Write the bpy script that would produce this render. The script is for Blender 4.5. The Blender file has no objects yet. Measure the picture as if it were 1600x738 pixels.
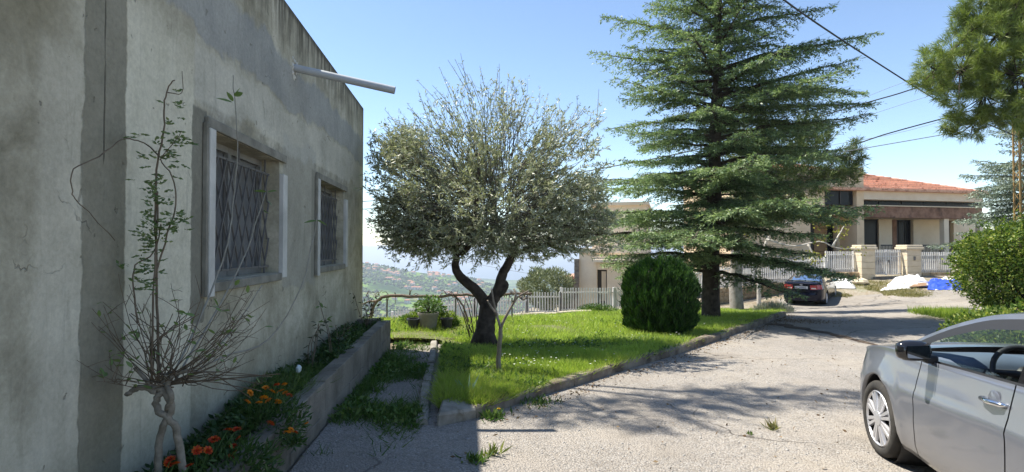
import bpy, bmesh, math, random
import numpy as np
from mathutils import Vector, Matrix
R = math.radians
random.seed(7); rng = np.random.default_rng(7)
S = bpy.context.scene; COL = S.collection
F = 860.0; E = 1.72; PT = math.atan(17/F)

# ------------------------------------------------------------------ camera, sun, sky
cam = bpy.data.objects.new('camera', bpy.data.cameras.new('camera')); COL.objects.link(cam)
cam.location = (0, 0, E); cam.rotation_euler = (R(90)+PT, 0, 0)
cam.data.sensor_width = 36; cam.data.lens = 36*F/1600
cam.data.clip_start = .05; cam.data.clip_end = 80000
S.camera = cam
SUN = Vector((-1.67, .78, 3.42)).normalized()
sl = bpy.data.lights.new('sun', 'SUN'); sl.energy = 4.3; sl.angle = R(.55); sl.color = (1, .94, .83)
so = bpy.data.objects.new('sun', sl); COL.objects.link(so)
so.rotation_euler = SUN.to_track_quat('Z', 'Y').to_euler(); so.location = (-20, 10, 40)
W = bpy.data.worlds.new('World'); S.world = W; W.use_nodes = True
wn = W.node_tree.nodes; wl = W.node_tree.links
sky = wn.new('ShaderNodeTexSky'); sky.sky_type = 'NISHITA'; sky.sun_disc = False
sky.sun_elevation = math.asin(SUN.z); sky.sun_rotation = math.atan2(SUN.x, SUN.y)
sky.altitude = 1000; sky.air_density = 1.0; sky.dust_density = .1; sky.ozone_density = .8
bg = wn['Background']; bg.inputs['Strength'].default_value = .10
wl.new(sky.outputs[0], bg.inputs['Color'])
S.view_settings.view_transform = 'Standard'; S.view_settings.look = 'None'
S.view_settings.gamma = 1; S.view_settings.use_curve_mapping = False
S.view_settings.exposure = 1.24
S.cycles.max_bounces = 8; S.cycles.transparent_max_bounces = 24; S.cycles.volume_bounces = 0

# ------------------------------------------------------------------ projection and terrain helpers
def ray(px, py):
    u = (px-800)/F; v = (369-py)/F; c, s = math.cos(PT), math.sin(PT)
    return Vector((u, c-v*s, s+v*c))
def P(px, py, Y):
    d = ray(px, py); return Vector((0, 0, E)) + d*(Y/d.y)
CT = [(-6,0,1.72),(6,0,1.72),(0,-8,1.72),(-8,8,1.72),(0,6,1.67),(-2,4.3,1.52),(-1.7,2.6,1.52),(-1.9,6,1.60),(-2.0,8.6,1.69),(-.8,5.6,1.62),(.1,3.8,1.65),(-1,0,1.54),(.8,1.5,1.65),(6,6,1.73),(-1,9.5,1.73),(-4,13,1.78),(0,13,1.83),
      (1.6,19,2.36),(1.8,21,2.54),(5,12.5,1.87),(6,16.6,2.12),(9.5,19,2.32),(8,12.2,1.9),(14,14.5,1.93),(14,16,1.96),(13.7,24.3,2.6),
      (17.1,24.5,2.25),(13.5,29,2.32),(20.5,29,1.56),(24,29,1.56),(26,20,1.8),(20,36,1.0),(30,36,1.0),(11,34,2.3),
      (-8,20,3.0),(0,26,3.3),(-12,14,2.2),(30,0,1.7),(-20,0,1.7),(5,24,2.75),(9,27.5,2.6),(40,30,1.3),(-20,30,5.5),(0,40,6),(-3.2,17.6,2.6),(16,-10,1.7),(-16,-10,1.7)]
CT = np.array(CT, float)
def _U(r): return np.where(r > 1e-9, r*r*np.log(np.maximum(r, 1e-9)), 0)
_n = len(CT); _K = _U(np.linalg.norm(CT[:, None, :2]-CT[None, :, :2], axis=2))
_A = np.zeros((_n+3, _n+3)); _A[:_n, :_n] = _K + np.eye(_n)*.8; _A[:_n, _n] = 1; _A[:_n, _n+1:] = CT[:, :2]
_A[_n:, :_n] = _A[:_n, _n:].T
_w = np.linalg.solve(_A, np.concatenate([E-CT[:, 2], np.zeros(3)]))
def gza(X, Y):
    X = np.clip(np.asarray(X, float), -25, 42); Y = np.clip(np.asarray(Y, float), -14, 42)
    q = np.stack([X.ravel(), Y.ravel()], 1)
    k = _U(np.linalg.norm(q[:, None]-CT[None, :, :2], axis=2))
    return (k@_w[:_n] + _w[_n] + q@_w[_n+1:]).reshape(X.shape)
def gz(x, y): return float(gza(np.array([x]), np.array([y]))[0])
def G(px, py, dz=0):
    y0 = 1.0
    while y0 < 80:
        p = P(px, py, y0)
        if p.z < gz(p.x, p.y)+dz:
            a, b = y0-.25, y0
            for _ in range(14):
                m = (a+b)/2; p = P(px, py, m)
                if p.z < gz(p.x, p.y)+dz: b = m
                else: a = m
            p = P(px, py, b); return p
        y0 += .25
    return P(px, py, 60)
def at(px, Y):                       # ground point below a pixel column at depth Y
    p = P(px, 386, Y); return Vector((p.x, p.y, gz(p.x, p.y)))
TH = R(4.983)
def WL(lat, t, z): return Vector((lat*math.cos(TH)-t*math.sin(TH), lat*math.sin(TH)+t*math.cos(TH), z))
def onlat(px, py, lat):
    d = ray(px, py); k = lat/(d.x*math.cos(TH)+d.y*math.sin(TH)); return Vector((0, 0, E))+d*k

# ------------------------------------------------------------------ object helpers
TM = {}
def tag(o, label=None, cat=None, group=None, kind=None):
    if label: o['label'] = label
    if cat: o['category'] = cat
    if group: o['group'] = group
    if kind: o['kind'] = kind
    return o
def thing(name, label, cat, loc=(0, 0, 0), rz=0, group=None):
    o = bpy.data.objects.new(name, None); COL.objects.link(o)
    o.location = loc; o.rotation_euler = (0, 0, rz); o.empty_display_size = .2
    TM[o.name] = Matrix.Translation(Vector(loc)) @ Matrix.Rotation(rz, 4, 'Z')
    return tag(o, label, cat, group)
def link(name, me, parent=None, mat=None):
    o = bpy.data.objects.new(name, me); COL.objects.link(o)
    if parent is not None:
        o.parent = parent; TM[o.name] = TM.get(parent.name, Matrix())
    if mat is not None and not me.materials: me.materials.append(mat)
    return o
def mkn(name, V, Fc, mat, parent=None, smooth=False, local=False, uv=None):
    V = np.asarray(V, np.float32); Fc = np.asarray(Fc, np.int32)
    if parent is not None and not local:
        M = np.array(TM[parent.name].inverted(), np.float32); V = V@M[:3, :3].T + M[:3, 3]
    me = bpy.data.meshes.new(name); k = Fc.shape[1]
    me.vertices.add(len(V)); me.vertices.foreach_set('co', V.astype(np.float32).ravel())
    me.loops.add(Fc.size); me.loops.foreach_set('vertex_index', Fc.ravel())
    me.polygons.add(len(Fc)); me.polygons.foreach_set('loop_start', np.arange(0, Fc.size, k, dtype=np.int32))
    if smooth: me.polygons.foreach_set('use_smooth', np.ones(len(Fc), bool))
    me.update(calc_edges=True); me.validate()
    return link(name, me, parent, mat)
class MB:
    def __init__(s): s.v = []; s.f = []
    def add(s, v, f):
        b = len(s.v); s.v += [tuple(p) for p in v]; s.f += [tuple(i+b for i in q) for q in f]; return s
    def hexa(s, p):   # 4 bottom ccw, 4 top ccw
        return s.add(p, [(3, 2, 1, 0), (4, 5, 6, 7), (0, 1, 5, 4), (1, 2, 6, 5), (2, 3, 7, 6), (3, 0, 4, 7)])
    def box(s, x0, x1, y0, y1, z0, z1):
        return s.hexa([(x0, y0, z0), (x1, y0, z0), (x1, y1, z0), (x0, y1, z0), (x0, y0, z1), (x1, y0, z1), (x1, y1, z1), (x0, y1, z1)])
    def quad(s, *p): return s.add(p, [tuple(range(len(p)))])
    def tube(s, pts, rad, n=6, cap=True):
        pts = [Vector(p) for p in pts]; m = len(pts)
        if not hasattr(rad, '__len__'): rad = [rad]*m
        v = []; prev = None
        for i, p in enumerate(pts):
            d = (pts[min(i+1, m-1)]-pts[max(i-1, 0)])
            d = d.normalized() if d.length > 1e-9 else Vector((0, 0, 1))
            if prev is None:
                a = d.orthogonal().normalized()
            else:
                a = prev-d*prev.dot(d); a = a.normalized() if a.length > 1e-6 else d.orthogonal().normalized()
            prev = a; b = d.cross(a)
            for k in range(n):
                an = 2*math.pi*k/n; v.append(p+(a*math.cos(an)+b*math.sin(an))*rad[i])
        f = [(i*n+k, i*n+(k+1) % n, (i+1)*n+(k+1) % n, (i+1)*n+k) for i in range(m-1) for k in range(n)]
        if cap: f += [tuple(range(n))[::-1], tuple(range((m-1)*n, m*n))]
        return s.add(v, f)
    def lathe(s, prof, n=24, c=(0, 0, 0), axis='z', cap=False):
        v = []
        for r, h in prof:
            for k in range(n):
                a = 2*math.pi*k/n; x, y = r*math.cos(a), r*math.sin(a)
                q = (x, y, h) if axis == 'z' else (h, x, y)
                v.append((c[0]+q[0], c[1]+q[1], c[2]+q[2]))
        f = [(i*n+k, i*n+(k+1) % n, (i+1)*n+(k+1) % n, (i+1)*n+k) for i in range(len(prof)-1) for k in range(n)]
        if cap: f += [tuple(range(n))[::-1], tuple(range((len(prof)-1)*n, len(prof)*n))]
        return s.add(v, f)
    def obj(s, name, mat, parent=None, smooth=False, local=False, bevel=0):
        v = s.v
        if parent is not None and not local:
            M = TM[parent.name].inverted(); v = [M@Vector(p) for p in v]
        me = bpy.data.meshes.new(name); me.from_pydata([tuple(p) for p in v], [], s.f)
        if bevel:
            bm = bmesh.new(); bm.from_mesh(me)
            bmesh.ops.bevel(bm, geom=bm.edges[:], offset=bevel, segments=1, affect='EDGES', clamp_overlap=True)
            bm.to_mesh(me); bm.free()
        if smooth: me.polygons.foreach_set('use_smooth', np.ones(len(me.polygons), bool))
        me.update()
        return link(name, me, parent, mat)
def loft(name, rows, mat, parent=None, smooth=True, local=False, flip=False):
    A = np.array(rows, float); m, n = A.shape[:2]
    i = np.arange(m*n).reshape(m, n)
    q = np.stack([i[:-1, :-1], i[:-1, 1:], i[1:, 1:], i[1:, :-1]], -1).reshape(-1, 4)
    if flip: q = q[:, ::-1]
    return mkn(name, A.reshape(-1, 3), q, mat, parent, smooth, local)
def sp(xs, ys):
    xs = np.array(xs, float); ys = np.array(ys, float)
    if xs[0] > xs[-1]: xs = xs[::-1]; ys = ys[::-1]
    d = np.diff(ys)/np.diff(xs); m = np.zeros(len(xs)); m[0] = d[0]; m[-1] = d[-1]
    for i in range(1, len(xs)-1):
        if d[i-1]*d[i] > 0:
            w1 = 2*(xs[i+1]-xs[i])+(xs[i]-xs[i-1]); w2 = (xs[i+1]-xs[i])+2*(xs[i]-xs[i-1])
            m[i] = (w1+w2)/(w1/d[i-1]+w2/d[i])
    def f(x):
        x = np.clip(x, xs[0], xs[-1]); k = np.clip(np.searchsorted(xs, x)-1, 0, len(xs)-2)
        h = xs[k+1]-xs[k]; t = (x-xs[k])/h
        return (ys[k]*(1+2*t)*(1-t)**2+h*m[k]*t*(1-t)**2+ys[k+1]*t*t*(3-2*t)+h*m[k+1]*t*t*(t-1))
    return f
def unit(A): return A/np.maximum(np.linalg.norm(A, axis=-1, keepdims=True), 1e-9)
def rdir(n):
    return unit(rng.normal(size=(n, 3)))
def leaf_quads(p, d, L, Wd, nrm=None):
    """diamond leaves: base p, direction d, length L, width Wd"""
    n = len(p); d = unit(d)
    r = rdir(n) if nrm is None else nrm
    s = unit(np.cross(d, r)); L = np.broadcast_to(L, (n,))[:, None]; Wd = np.broadcast_to(Wd, (n,))[:, None]
    up = np.cross(s, d)
    V = np.stack([p, p+d*L*.45+s*Wd*.5+up*L*.06, p+d*L, p+d*L*.45-s*Wd*.5+up*L*.06], 1).reshape(-1, 3)
    Fq = np.arange(n*4).reshape(n, 4)
    return V, Fq
def blades(p, d, L, Wd, bend=.35):
    n = len(p); d = unit(d); r = rdir(n); r[:, 2] = 0
    s = unit(np.cross(d, unit(r))); L = np.broadcast_to(L, (n,))[:, None]; Wd = np.broadcast_to(Wd, (n,))[:, None]
    h = d.copy(); h[:, 2] = 0; tip = p+d*L+h*L*bend-np.array([0, 0, 1])*L*bend*.25
    V = np.stack([p-s*Wd*.5, p+s*Wd*.5, tip], 1).reshape(-1, 3)
    return V, np.arange(n*3).reshape(n, 3)
def sticks(A, B, ra, rb):
    """triangular prisms between arrays of points"""
    n = len(A); d = unit(B-A); o = unit(np.cross(d, rdir(n))); q = np.cross(d, o)
    ra = np.broadcast_to(ra, (n,))[:, None]; rb = np.broadcast_to(rb, (n,))[:, None]
    V = []
    for base, r in ((A, ra), (B, rb)):
        for k in range(3):
            a = 2*math.pi*k/3; V.append(base+(o*math.cos(a)+q*math.sin(a))*r)
    V = np.stack(V, 1).reshape(-1, 3); b = np.arange(n)[:, None]*6
    Fq = np.concatenate([b+np.array([[k, (k+1) % 3, 3+(k+1) % 3, 3+k]]) for k in range(3)], 0)
    return V, Fq
def cat(parts):
    V = []; Fs = []; b = 0
    for v, f in parts: V.append(v); Fs.append(f+b); b += len(v)
    return np.concatenate(V), np.concatenate(Fs)

# ------------------------------------------------------------------ materials
def newmat(name):
    m = bpy.data.materials.new(name); m.use_nodes = True; nt = m.node_tree
    return m, nt, nt.nodes, nt.links, nt.nodes['Principled BSDF']
def nd(nt, t, **kw):
    n = nt.nodes.new(t)
    for k, v in kw.items():
        if k.startswith('i_'): n.inputs[k[2:].replace('_', ' ')].default_value = v
        else: setattr(n, k, v)
    return n
def noise(nt, co, scale, detail=4, rough=.55, dist=0):
    n = nd(nt, 'ShaderNodeTexNoise'); n.inputs['Scale'].default_value = scale; n.inputs['Detail'].default_value = detail
    n.inputs['Roughness'].default_value = rough; n.inputs['Distortion'].default_value = dist
    if co is not None: nt.links.new(co, n.inputs['Vector'])
    return n.outputs['Fac']
def ramp(nt, fac, stops):
    n = nd(nt, 'ShaderNodeValToRGB'); e = n.color_ramp.elements
    while len(e) < len(stops): e.new(.5)
    for k, (p, c) in enumerate(stops):
        e[k].position = p; e[k].color = (c[0], c[1], c[2], 1) if hasattr(c, '__len__') else (c, c, c, 1)
    nt.links.new(fac, n.inputs['Fac']); return n.outputs['Color']
def mixc(nt, f, a, b, mode='MIX'):
    n = nd(nt, 'ShaderNodeMix', data_type='RGBA', blend_type=mode)
    for i, x in ((0, f), (6, a), (7, b)):
        if hasattr(x, 'is_linked'): nt.links.new(x, n.inputs[i])
        elif i == 0: n.inputs[i].default_value = x
        else: n.inputs[i].default_value = (x[0], x[1], x[2], 1)
    return n.outputs[2]
def mth(nt, op, a, b=None, c=None, clamp=False):
    n = nd(nt, 'ShaderNodeMath', operation=op, use_clamp=clamp)
    for i, x in enumerate((a, b, c)):
        if x is None: continue
        if hasattr(x, 'is_linked'): nt.links.new(x, n.inputs[i])
        else: n.inputs[i].default_value = x
    return n.outputs[0]
def sstep(nt, x, a, b):
    n = nd(nt, 'ShaderNodeMapRange', interpolation_type='SMOOTHSTEP')
    n.inputs[1].default_value = a; n.inputs[2].default_value = b
    nt.links.new(x, n.inputs[0]); return n.outputs[0]
def bump(nt, bs, h, dist, strength=1):
    n = nd(nt, 'ShaderNodeBump'); n.inputs['Distance'].default_value = dist; n.inputs['Strength'].default_value = strength
    nt.links.new(h, n.inputs['Height']); nt.links.new(n.outputs[0], bs.inputs['Normal'])
def pm(name, c1, c2=None, scale=6, rough=.85, bmp=0, bscale=40, spec=.3, metal=0, detail=6, lo=.35, hi=.65, dirt=None, space='Object', coat=0):
    m, nt, N, L, bs = newmat(name)
    co = nd(nt, 'ShaderNodeTexCoord').outputs['Object'] if space == 'Object' else nd(nt, 'ShaderNodeNewGeometry').outputs['Position']
    if c2 is not None:
        col = ramp(nt, noise(nt, co, scale, detail, .6), [(lo, c1), (hi, c2)])
        if dirt: col = mixc(nt, sstep(nt, noise(nt, co, scale*.37, 6, .65, .5), .5, .68), col, dirt)
        L.new(col, bs.inputs['Base Color'])
    else: bs.inputs['Base Color'].default_value = (*c1, 1)
    bs.inputs['Roughness'].default_value = rough; bs.inputs['Specular IOR Level'].default_value = spec; bs.inputs['Metallic'].default_value = metal
    bs.inputs['Coat Weight'].default_value = coat
    if bmp: bump(nt, bs, noise(nt, co, bscale, 5, .65), bmp)
    return m
def leafmat(name, c1, c2, c3=None, trans=.35, rough=.5, spec=.35, patch=1.2):
    m, nt, N, L, bs = newmat(name)
    g = nd(nt, 'ShaderNodeNewGeometry'); rnd = g.outputs['Random Per Island']
    st = [(0, c1), (1, c2)] if c3 is None else [(0, c1), (.55, c2), (1, c3)]
    col = ramp(nt, rnd, st)
    nz = noise(nt, g.outputs['Position'], patch, 3)
    col = mixc(nt, mth(nt, 'MULTIPLY', sstep(nt, nz, .35, .65), .35), col, [x*.7 for x in c1])
    L.new(col, bs.inputs['Base Color']); bs.inputs['Roughness'].default_value = rough; bs.inputs['Specular IOR Level'].default_value = spec
    tr = nd(nt, 'ShaderNodeBsdfTranslucent')
    tc = mixc(nt, 1, col, (1.1, 1.2, .75), 'MULTIPLY'); L.new(tc, tr.inputs['Color'])
    mx = nd(nt, 'ShaderNodeMixShader'); mx.inputs[0].default_value = trans
    L.new(bs.outputs[0], mx.inputs[1]); L.new(tr.outputs[0], mx.inputs[2]); L.new(mx.outputs[0], N['Material Output'].inputs['Surface'])
    return m
def glassmat(name, tint, gl=.12):
    m, nt, N, L, bs = newmat(name); N.remove(bs)
    t = nd(nt, 'ShaderNodeBsdfTransparent'); t.inputs[0].default_value = (*tint, 1)
    g = nd(nt, 'ShaderNodeBsdfGlossy'); g.inputs['Roughness'].default_value = .02; g.inputs['Color'].default_value = (.9, .95, 1, 1)
    fr = nd(nt, 'ShaderNodeFresnel'); fr.inputs['IOR'].default_value = 1.45
    mx = nd(nt, 'ShaderNodeMixShader'); L.new(mth(nt, 'MULTIPLY_ADD', fr.outputs[0], .9, gl*.2), mx.inputs[0])
    L.new(t.outputs[0], mx.inputs[1]); L.new(g.outputs[0], mx.inputs[2]); L.new(mx.outputs[0], N['Material Output'].inputs['Surface'])
    return m
def bandmask(nt, v, a, b, w=.01):
    return mth(nt, 'MULTIPLY', sstep(nt, v, a-w, a+w), mth(nt, 'SUBTRACT', 1.0, sstep(nt, v, b-w, b+w)))
def wallmat():
    m, nt, N, L, bs = newmat('cement_render')
    tc = nd(nt, 'ShaderNodeTexCoord').outputs['Object']; sx = nd(nt, 'ShaderNodeSeparateXYZ'); L.new(tc, sx.inputs[0])
    t, z = sx.outputs[1], sx.outputs[2]
    wob = mth(nt, 'SUBTRACT', noise(nt, tc, 3.2, 5, .65), .5); wob2 = mth(nt, 'SUBTRACT', noise(nt, tc, 1.1, 4, .6, .6), .5)
    tw = mth(nt, 'MULTIPLY_ADD', wob, .09, t); zw = mth(nt, 'MULTIPLY_ADD', wob, .22, z)
    zw = mth(nt, 'MULTIPLY_ADD', wob2, .45, zw); tw2 = mth(nt, 'MULTIPLY_ADD', wob2, .5, tw)
    n1 = noise(nt, tc, 1.6, 8, .68, .3); n2 = noise(nt, tc, 7, 7, .7)
    st = nd(nt, 'ShaderNodeMapping'); st.inputs['Scale'].default_value = (1, 5.5, .55); L.new(tc, st.inputs[0])
    strk = noise(nt, st.outputs[0], 2.2, 6, .65)
    base = ramp(nt, n1, [(.32, (.20, .185, .14)), (.5, (.345, .325, .265)), (.66, (.49, .465, .395))])
    # warm brown dirty upper-left
    brown = mth(nt, 'MULTIPLY', mth(nt, 'SUBTRACT', 1.0, sstep(nt, tw2, 2.35, 2.75)), sstep(nt, zw, 2.2, 2.75))
    base = mixc(nt, mth(nt, 'MULTIPLY', brown, .75), base, ramp(nt, n2, [(.3, (.115, .10, .06)), (.7, (.22, .195, .13))]))
    lightl = mth(nt, 'MULTIPLY', bandmask(nt, tw, 2.42, 2.68, .05), mth(nt, 'SUBTRACT', 1.0, sstep(nt, zw, 2.5, 2.62)))
    base = mixc(nt, mth(nt, 'MULTIPLY', lightl, .4), base, (.50, .48, .42))
    # pale zone right of the dark strip
    pale = mth(nt, 'MULTIPLY', bandmask(nt, tw, 3.01, 3.72, .012), mth(nt, 'SUBTRACT', 1.0, sstep(nt, zw, 2.75, 3.1)))
    base = mixc(nt, mth(nt, 'MULTIPLY', pale, .85), base, ramp(nt, n2, [(.3, (.44, .425, .35)), (.7, (.60, .58, .50))]))
    # strip of smooth darker cement
    strip = mth(nt, 'MULTIPLY', bandmask(nt, tw, 2.69, 3.01, .008), mth(nt, 'SUBTRACT', 1.0, sstep(nt, zw, 3.3, 3.5)))
    base = mixc(nt, mth(nt, 'MULTIPLY', strip, .85), base, ramp(nt, n1, [(.3, (.135, .13, .10)), (.7, (.205, .195, .16))]))
    # blue-grey band above the windows
    blue = mth(nt, 'MULTIPLY', mth(nt, 'MULTIPLY', sstep(nt, zw, 3.10, 3.16), mth(nt, 'SUBTRACT', 1.0, sstep(nt, zw, 3.55, 3.63))), sstep(nt, tw, 3.1, 3.3))
    base = mixc(nt, mth(nt, 'MULTIPLY', blue, .85), base, ramp(nt, n1, [(.3, (.215, .225, .23)), (.7, (.31, .315, .315))]))
    gp = mth(nt, 'MULTIPLY', bandmask(nt, tw, 5.5, 6.7, .02), bandmask(nt, zw, 1.3, 2.85, .02))
    base = mixc(nt, mth(nt, 'MULTIPLY', gp, .6), base, (.27, .265, .245))
    lintel = mth(nt, 'MULTIPLY', sstep(nt, tw, 3.7, 3.75), bandmask(nt, zw, 2.7, 3.1, .05))
    base = mixc(nt, mth(nt, 'MULTIPLY', lintel, .4), base, (.48, .48, .46))
    # stained patch beside the first window
    zq = mth(nt, 'MULTIPLY_ADD', wob, .05, z)
    sp1 = mth(nt, 'MULTIPLY', bandmask(nt, tw, 3.705, 3.90, .006), bandmask(nt, zq, 1.22, 2.64, .012))
    sp2 = mth(nt, 'MULTIPLY', bandmask(nt, tw, 6.50, 6.80, .02), bandmask(nt, zq, 1.36, 2.62, .02))
    sp3 = mth(nt, 'MULTIPLY', bandmask(nt, zq, 2.50, 2.70, .02), mth(nt, 'MAXIMUM', bandmask(nt, tw, 3.85, 5.6, .03), bandmask(nt, tw, 6.6, 8.4, .03)))
    base = mixc(nt, mth(nt, 'MULTIPLY', mth(nt, 'MAXIMUM', sp2, mth(nt, 'MULTIPLY', sp3, sstep(nt, n2, .35, .6))), .6), base, (.17, .165, .145))
    base = mixc(nt, mth(nt, 'MULTIPLY', sp1, .75), base, (.12, .12, .105))
    # mould streaks under the roof edge
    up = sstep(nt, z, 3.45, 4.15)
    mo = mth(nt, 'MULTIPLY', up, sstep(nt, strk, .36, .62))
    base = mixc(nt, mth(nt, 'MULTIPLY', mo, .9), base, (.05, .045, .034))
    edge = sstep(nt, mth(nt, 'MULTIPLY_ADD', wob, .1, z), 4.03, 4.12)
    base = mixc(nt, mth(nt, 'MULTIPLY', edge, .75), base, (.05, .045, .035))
    low = mth(nt, 'SUBTRACT', 1.0, sstep(nt, zw, .45, 1.0))
    base = mixc(nt, mth(nt, 'MULTIPLY', low, .5), base, (.17, .17, .13))
    base = mixc(nt, mth(nt, 'MULTIPLY', sstep(nt, strk, .55, .75), .35), base, (.14, .135, .11))
    base = mixc(nt, mth(nt, 'MULTIPLY', sstep(nt, n2, .55, .8), .25), base, (.16, .155, .13))
    ck = nd(nt, 'ShaderNodeTexVoronoi', feature='DISTANCE_TO_EDGE'); ck.inputs['Scale'].default_value = 1.15
    wv = nd(nt, 'ShaderNodeVectorMath', operation='ADD'); L.new(tc, wv.inputs[0])
    nv = nd(nt, 'ShaderNodeTexNoise'); nv.inputs['Scale'].default_value = 2.6; nv.inputs['Detail'].default_value = 6; L.new(tc, nv.inputs['Vector'])
    L.new(nv.outputs['Color'], wv.inputs[1]); L.new(wv.outputs[0], ck.inputs['Vector'])
    crack = mth(nt, 'MULTIPLY', mth(nt, 'SUBTRACT', 1.0, sstep(nt, ck.outputs[0], .001, .005)), sstep(nt, noise(nt, tc, .9, 3), .60, .66))
    dash = mth(nt, 'MULTIPLY', bandmask(nt, mth(nt, 'MULTIPLY_ADD', wob2, .03, t), 2.835, 2.843, .003), mth(nt, 'MULTIPLY', sstep(nt, strk, .50, .56), sstep(nt, z, 1.9, 2.0)))
    crack = mth(nt, 'MAXIMUM', crack, dash)
    base = mixc(nt, mth(nt, 'MULTIPLY', crack, .6), base, (.07, .065, .05))
    chip = sstep(nt, noise(nt, tc, 11, 3, .5, .4), .70, .72)
    base = mixc(nt, mth(nt, 'MULTIPLY', chip, .5), base, (.14, .13, .105))
    base = mixc(nt, 1.0, base, (1.20, 1.175, 1.09), 'MULTIPLY')
    base = mixc(nt, 1.0, base, ramp(nt, noise(nt, tc, 34, 5, .75), [(.3, .84), (.7, 1.12)]), 'MULTIPLY')
    L.new(base, bs.inputs['Base Color']); bs.inputs['Roughness'].default_value = .92; bs.inputs['Specular IOR Level'].default_value = .15
    h = mth(nt, 'ADD', mth(nt, 'MULTIPLY', n2, .5), mth(nt, 'ADD', mth(nt, 'MULTIPLY', strip, -.5), mth(nt, 'ADD', mth(nt, 'MULTIPLY', blue, .35), mth(nt, 'MULTIPLY', noise(nt, tc, 60, 4, .6), .25))))
    h = mth(nt, 'SUBTRACT', h, mth(nt, 'ADD', crack, mth(nt, 'MULTIPLY', chip, .6)))
    bump(nt, bs, h, .012); return m
def groundmat(name, c1, c2, c3, stone=(.45, .43, .40), gs=55, dirt=(.16, .12, .08), stonew=.5, crackw=0):
    m, nt, N, L, bs = newmat(name)
    p = nd(nt, 'ShaderNodeNewGeometry').outputs['Position']
    n1 = noise(nt, p, .55, 6, .6); n2 = noise(nt, p, 3.5, 7, .65)
    col = ramp(nt, n1, [(.32, c1), (.5, c2), (.68, c3)])
    col = mixc(nt, mth(nt, 'MULTIPLY', sstep(nt, n2, .48, .66), .45), col, dirt)
    v = nd(nt, 'ShaderNodeTexVoronoi'); v.inputs['Scale'].default_value = gs; L.new(p, v.inputs['Vector'])
    v2 = nd(nt, 'ShaderNodeTexVoronoi'); v2.inputs['Scale'].default_value = gs*2.3; L.new(p, v2.inputs['Vector'])
    sc = nd(nt, 'ShaderNodeSeparateColor'); L.new(v.outputs['Color'], sc.inputs[0])
    tone = ramp(nt, sc.outputs[0], [(.1, [x*.45 for x in stone]), (.6, stone), (1, [x*1.3 for x in stone])])
    msk = mth(nt, 'MULTIPLY', sstep(nt, sc.outputs[1], .3, .45), sstep(nt, noise(nt, p, 1.3, 4), .35, .55))
    col = mixc(nt, mth(nt, 'MULTIPLY', msk, stonew), col, tone)
    cv = nd(nt, 'ShaderNodeTexVoronoi', feature='DISTANCE_TO_EDGE'); cv.inputs['Scale'].default_value = .30
    wv = nd(nt, 'ShaderNodeVectorMath', operation='ADD'); L.new(p, wv.inputs[0])
    nv = nd(nt, 'ShaderNodeTexNoise'); nv.inputs['Scale'].default_value = 1.1; nv.inputs['Detail'].default_value = 7; L.new(p, nv.inputs['Vector']); L.new(nv.outputs['Color'], wv.inputs[1]); L.new(wv.outputs[0], cv.inputs['Vector'])
    ck = mth(nt, 'MULTIPLY', mth(nt, 'SUBTRACT', 1.0, sstep(nt, cv.outputs[0], .002, .006)), sstep(nt, noise(nt, p, .4, 3), .44, .52))
    col = mixc(nt, mth(nt, 'MULTIPLY', ck, crackw), col, (.09, .08, .07))
    ptch = nd(nt, 'ShaderNodeSeparateColor'); cv2 = nd(nt, 'ShaderNodeTexVoronoi'); cv2.inputs['Scale'].default_value = .30; L.new(wv.outputs[0], cv2.inputs['Vector']); L.new(cv2.outputs['Color'], ptch.inputs[0])
    col = mixc(nt, mth(nt, 'MULTIPLY', sstep(nt, ptch.outputs[0], .6, .62), crackw*.35), col, mixc(nt, 1.0, col, (.72, .71, .70), 'MULTIPLY'))
    stn = sstep(nt, noise(nt, p, .9, 5, .6, .8), .60, .72)
    col = mixc(nt, mth(nt, 'MULTIPLY', stn, crackw*.4), col, (.40, .33, .235))
    gap = sstep(nt, v.outputs['Distance'], .35, .75)
    col = mixc(nt, mth(nt, 'MULTIPLY', gap, .35), col, [x*.55 for x in dirt])
    L.new(col, bs.inputs['Base Color']); bs.inputs['Roughness'].default_value = .95; bs.inputs['Specular IOR Level'].default_value = .15
    h = mth(nt, 'ADD', mth(nt, 'MULTIPLY', v.outputs['Distance'], -1.0), mth(nt, 'MULTIPLY', v2.outputs['Distance'], -.5))
    bump(nt, bs, mth(nt, 'ADD', h, mth(nt, 'MULTIPLY', n2, .8)), .012); return m
def plainmat(name, c, rough=.5, metal=0, spec=.5, coat=0, emit=None):
    return pm(name, c, None, rough=rough, metal=metal, spec=spec, coat=coat)

# ------------------------------------------------------------------ ground, far land, sea, haze
M_earth = groundmat('dry_earth', (.20, .155, .10), (.27, .22, .15), (.16, .17, .07), gs=30)
M_road = groundmat('worn_gravel_asphalt', (.29, .262, .23), (.365, .33, .29), (.42, .375, .315), stone=(.36, .345, .325), gs=62, dirt=(.22, .195, .165), stonew=.55, crackw=.85)
M_lawn = groundmat('lawn_soil', (.10, .11, .045), (.13, .15, .05), (.18, .18, .08), gs=40, dirt=(.12, .09, .05), stonew=.15)
def struct(o): return tag(o, kind='structure')
th = np.linspace(0, 2*math.pi, 161); rr = np.concatenate([np.linspace(0.01, 40, 81), [46, 54, 64]])
X = rr[:, None]*np.sin(th)[None] + 4; Y = rr[:, None]*np.cos(th)[None] + 10
Zg = gza(X, Y) - np.clip(rr[:, None]-36, 0, 99)*.22*np.clip(.4-.9*np.sin(th)[None], 0, 1) - .02
struct(loft('ground', np.stack([X, Y, Zg], -1), M_earth))
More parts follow.
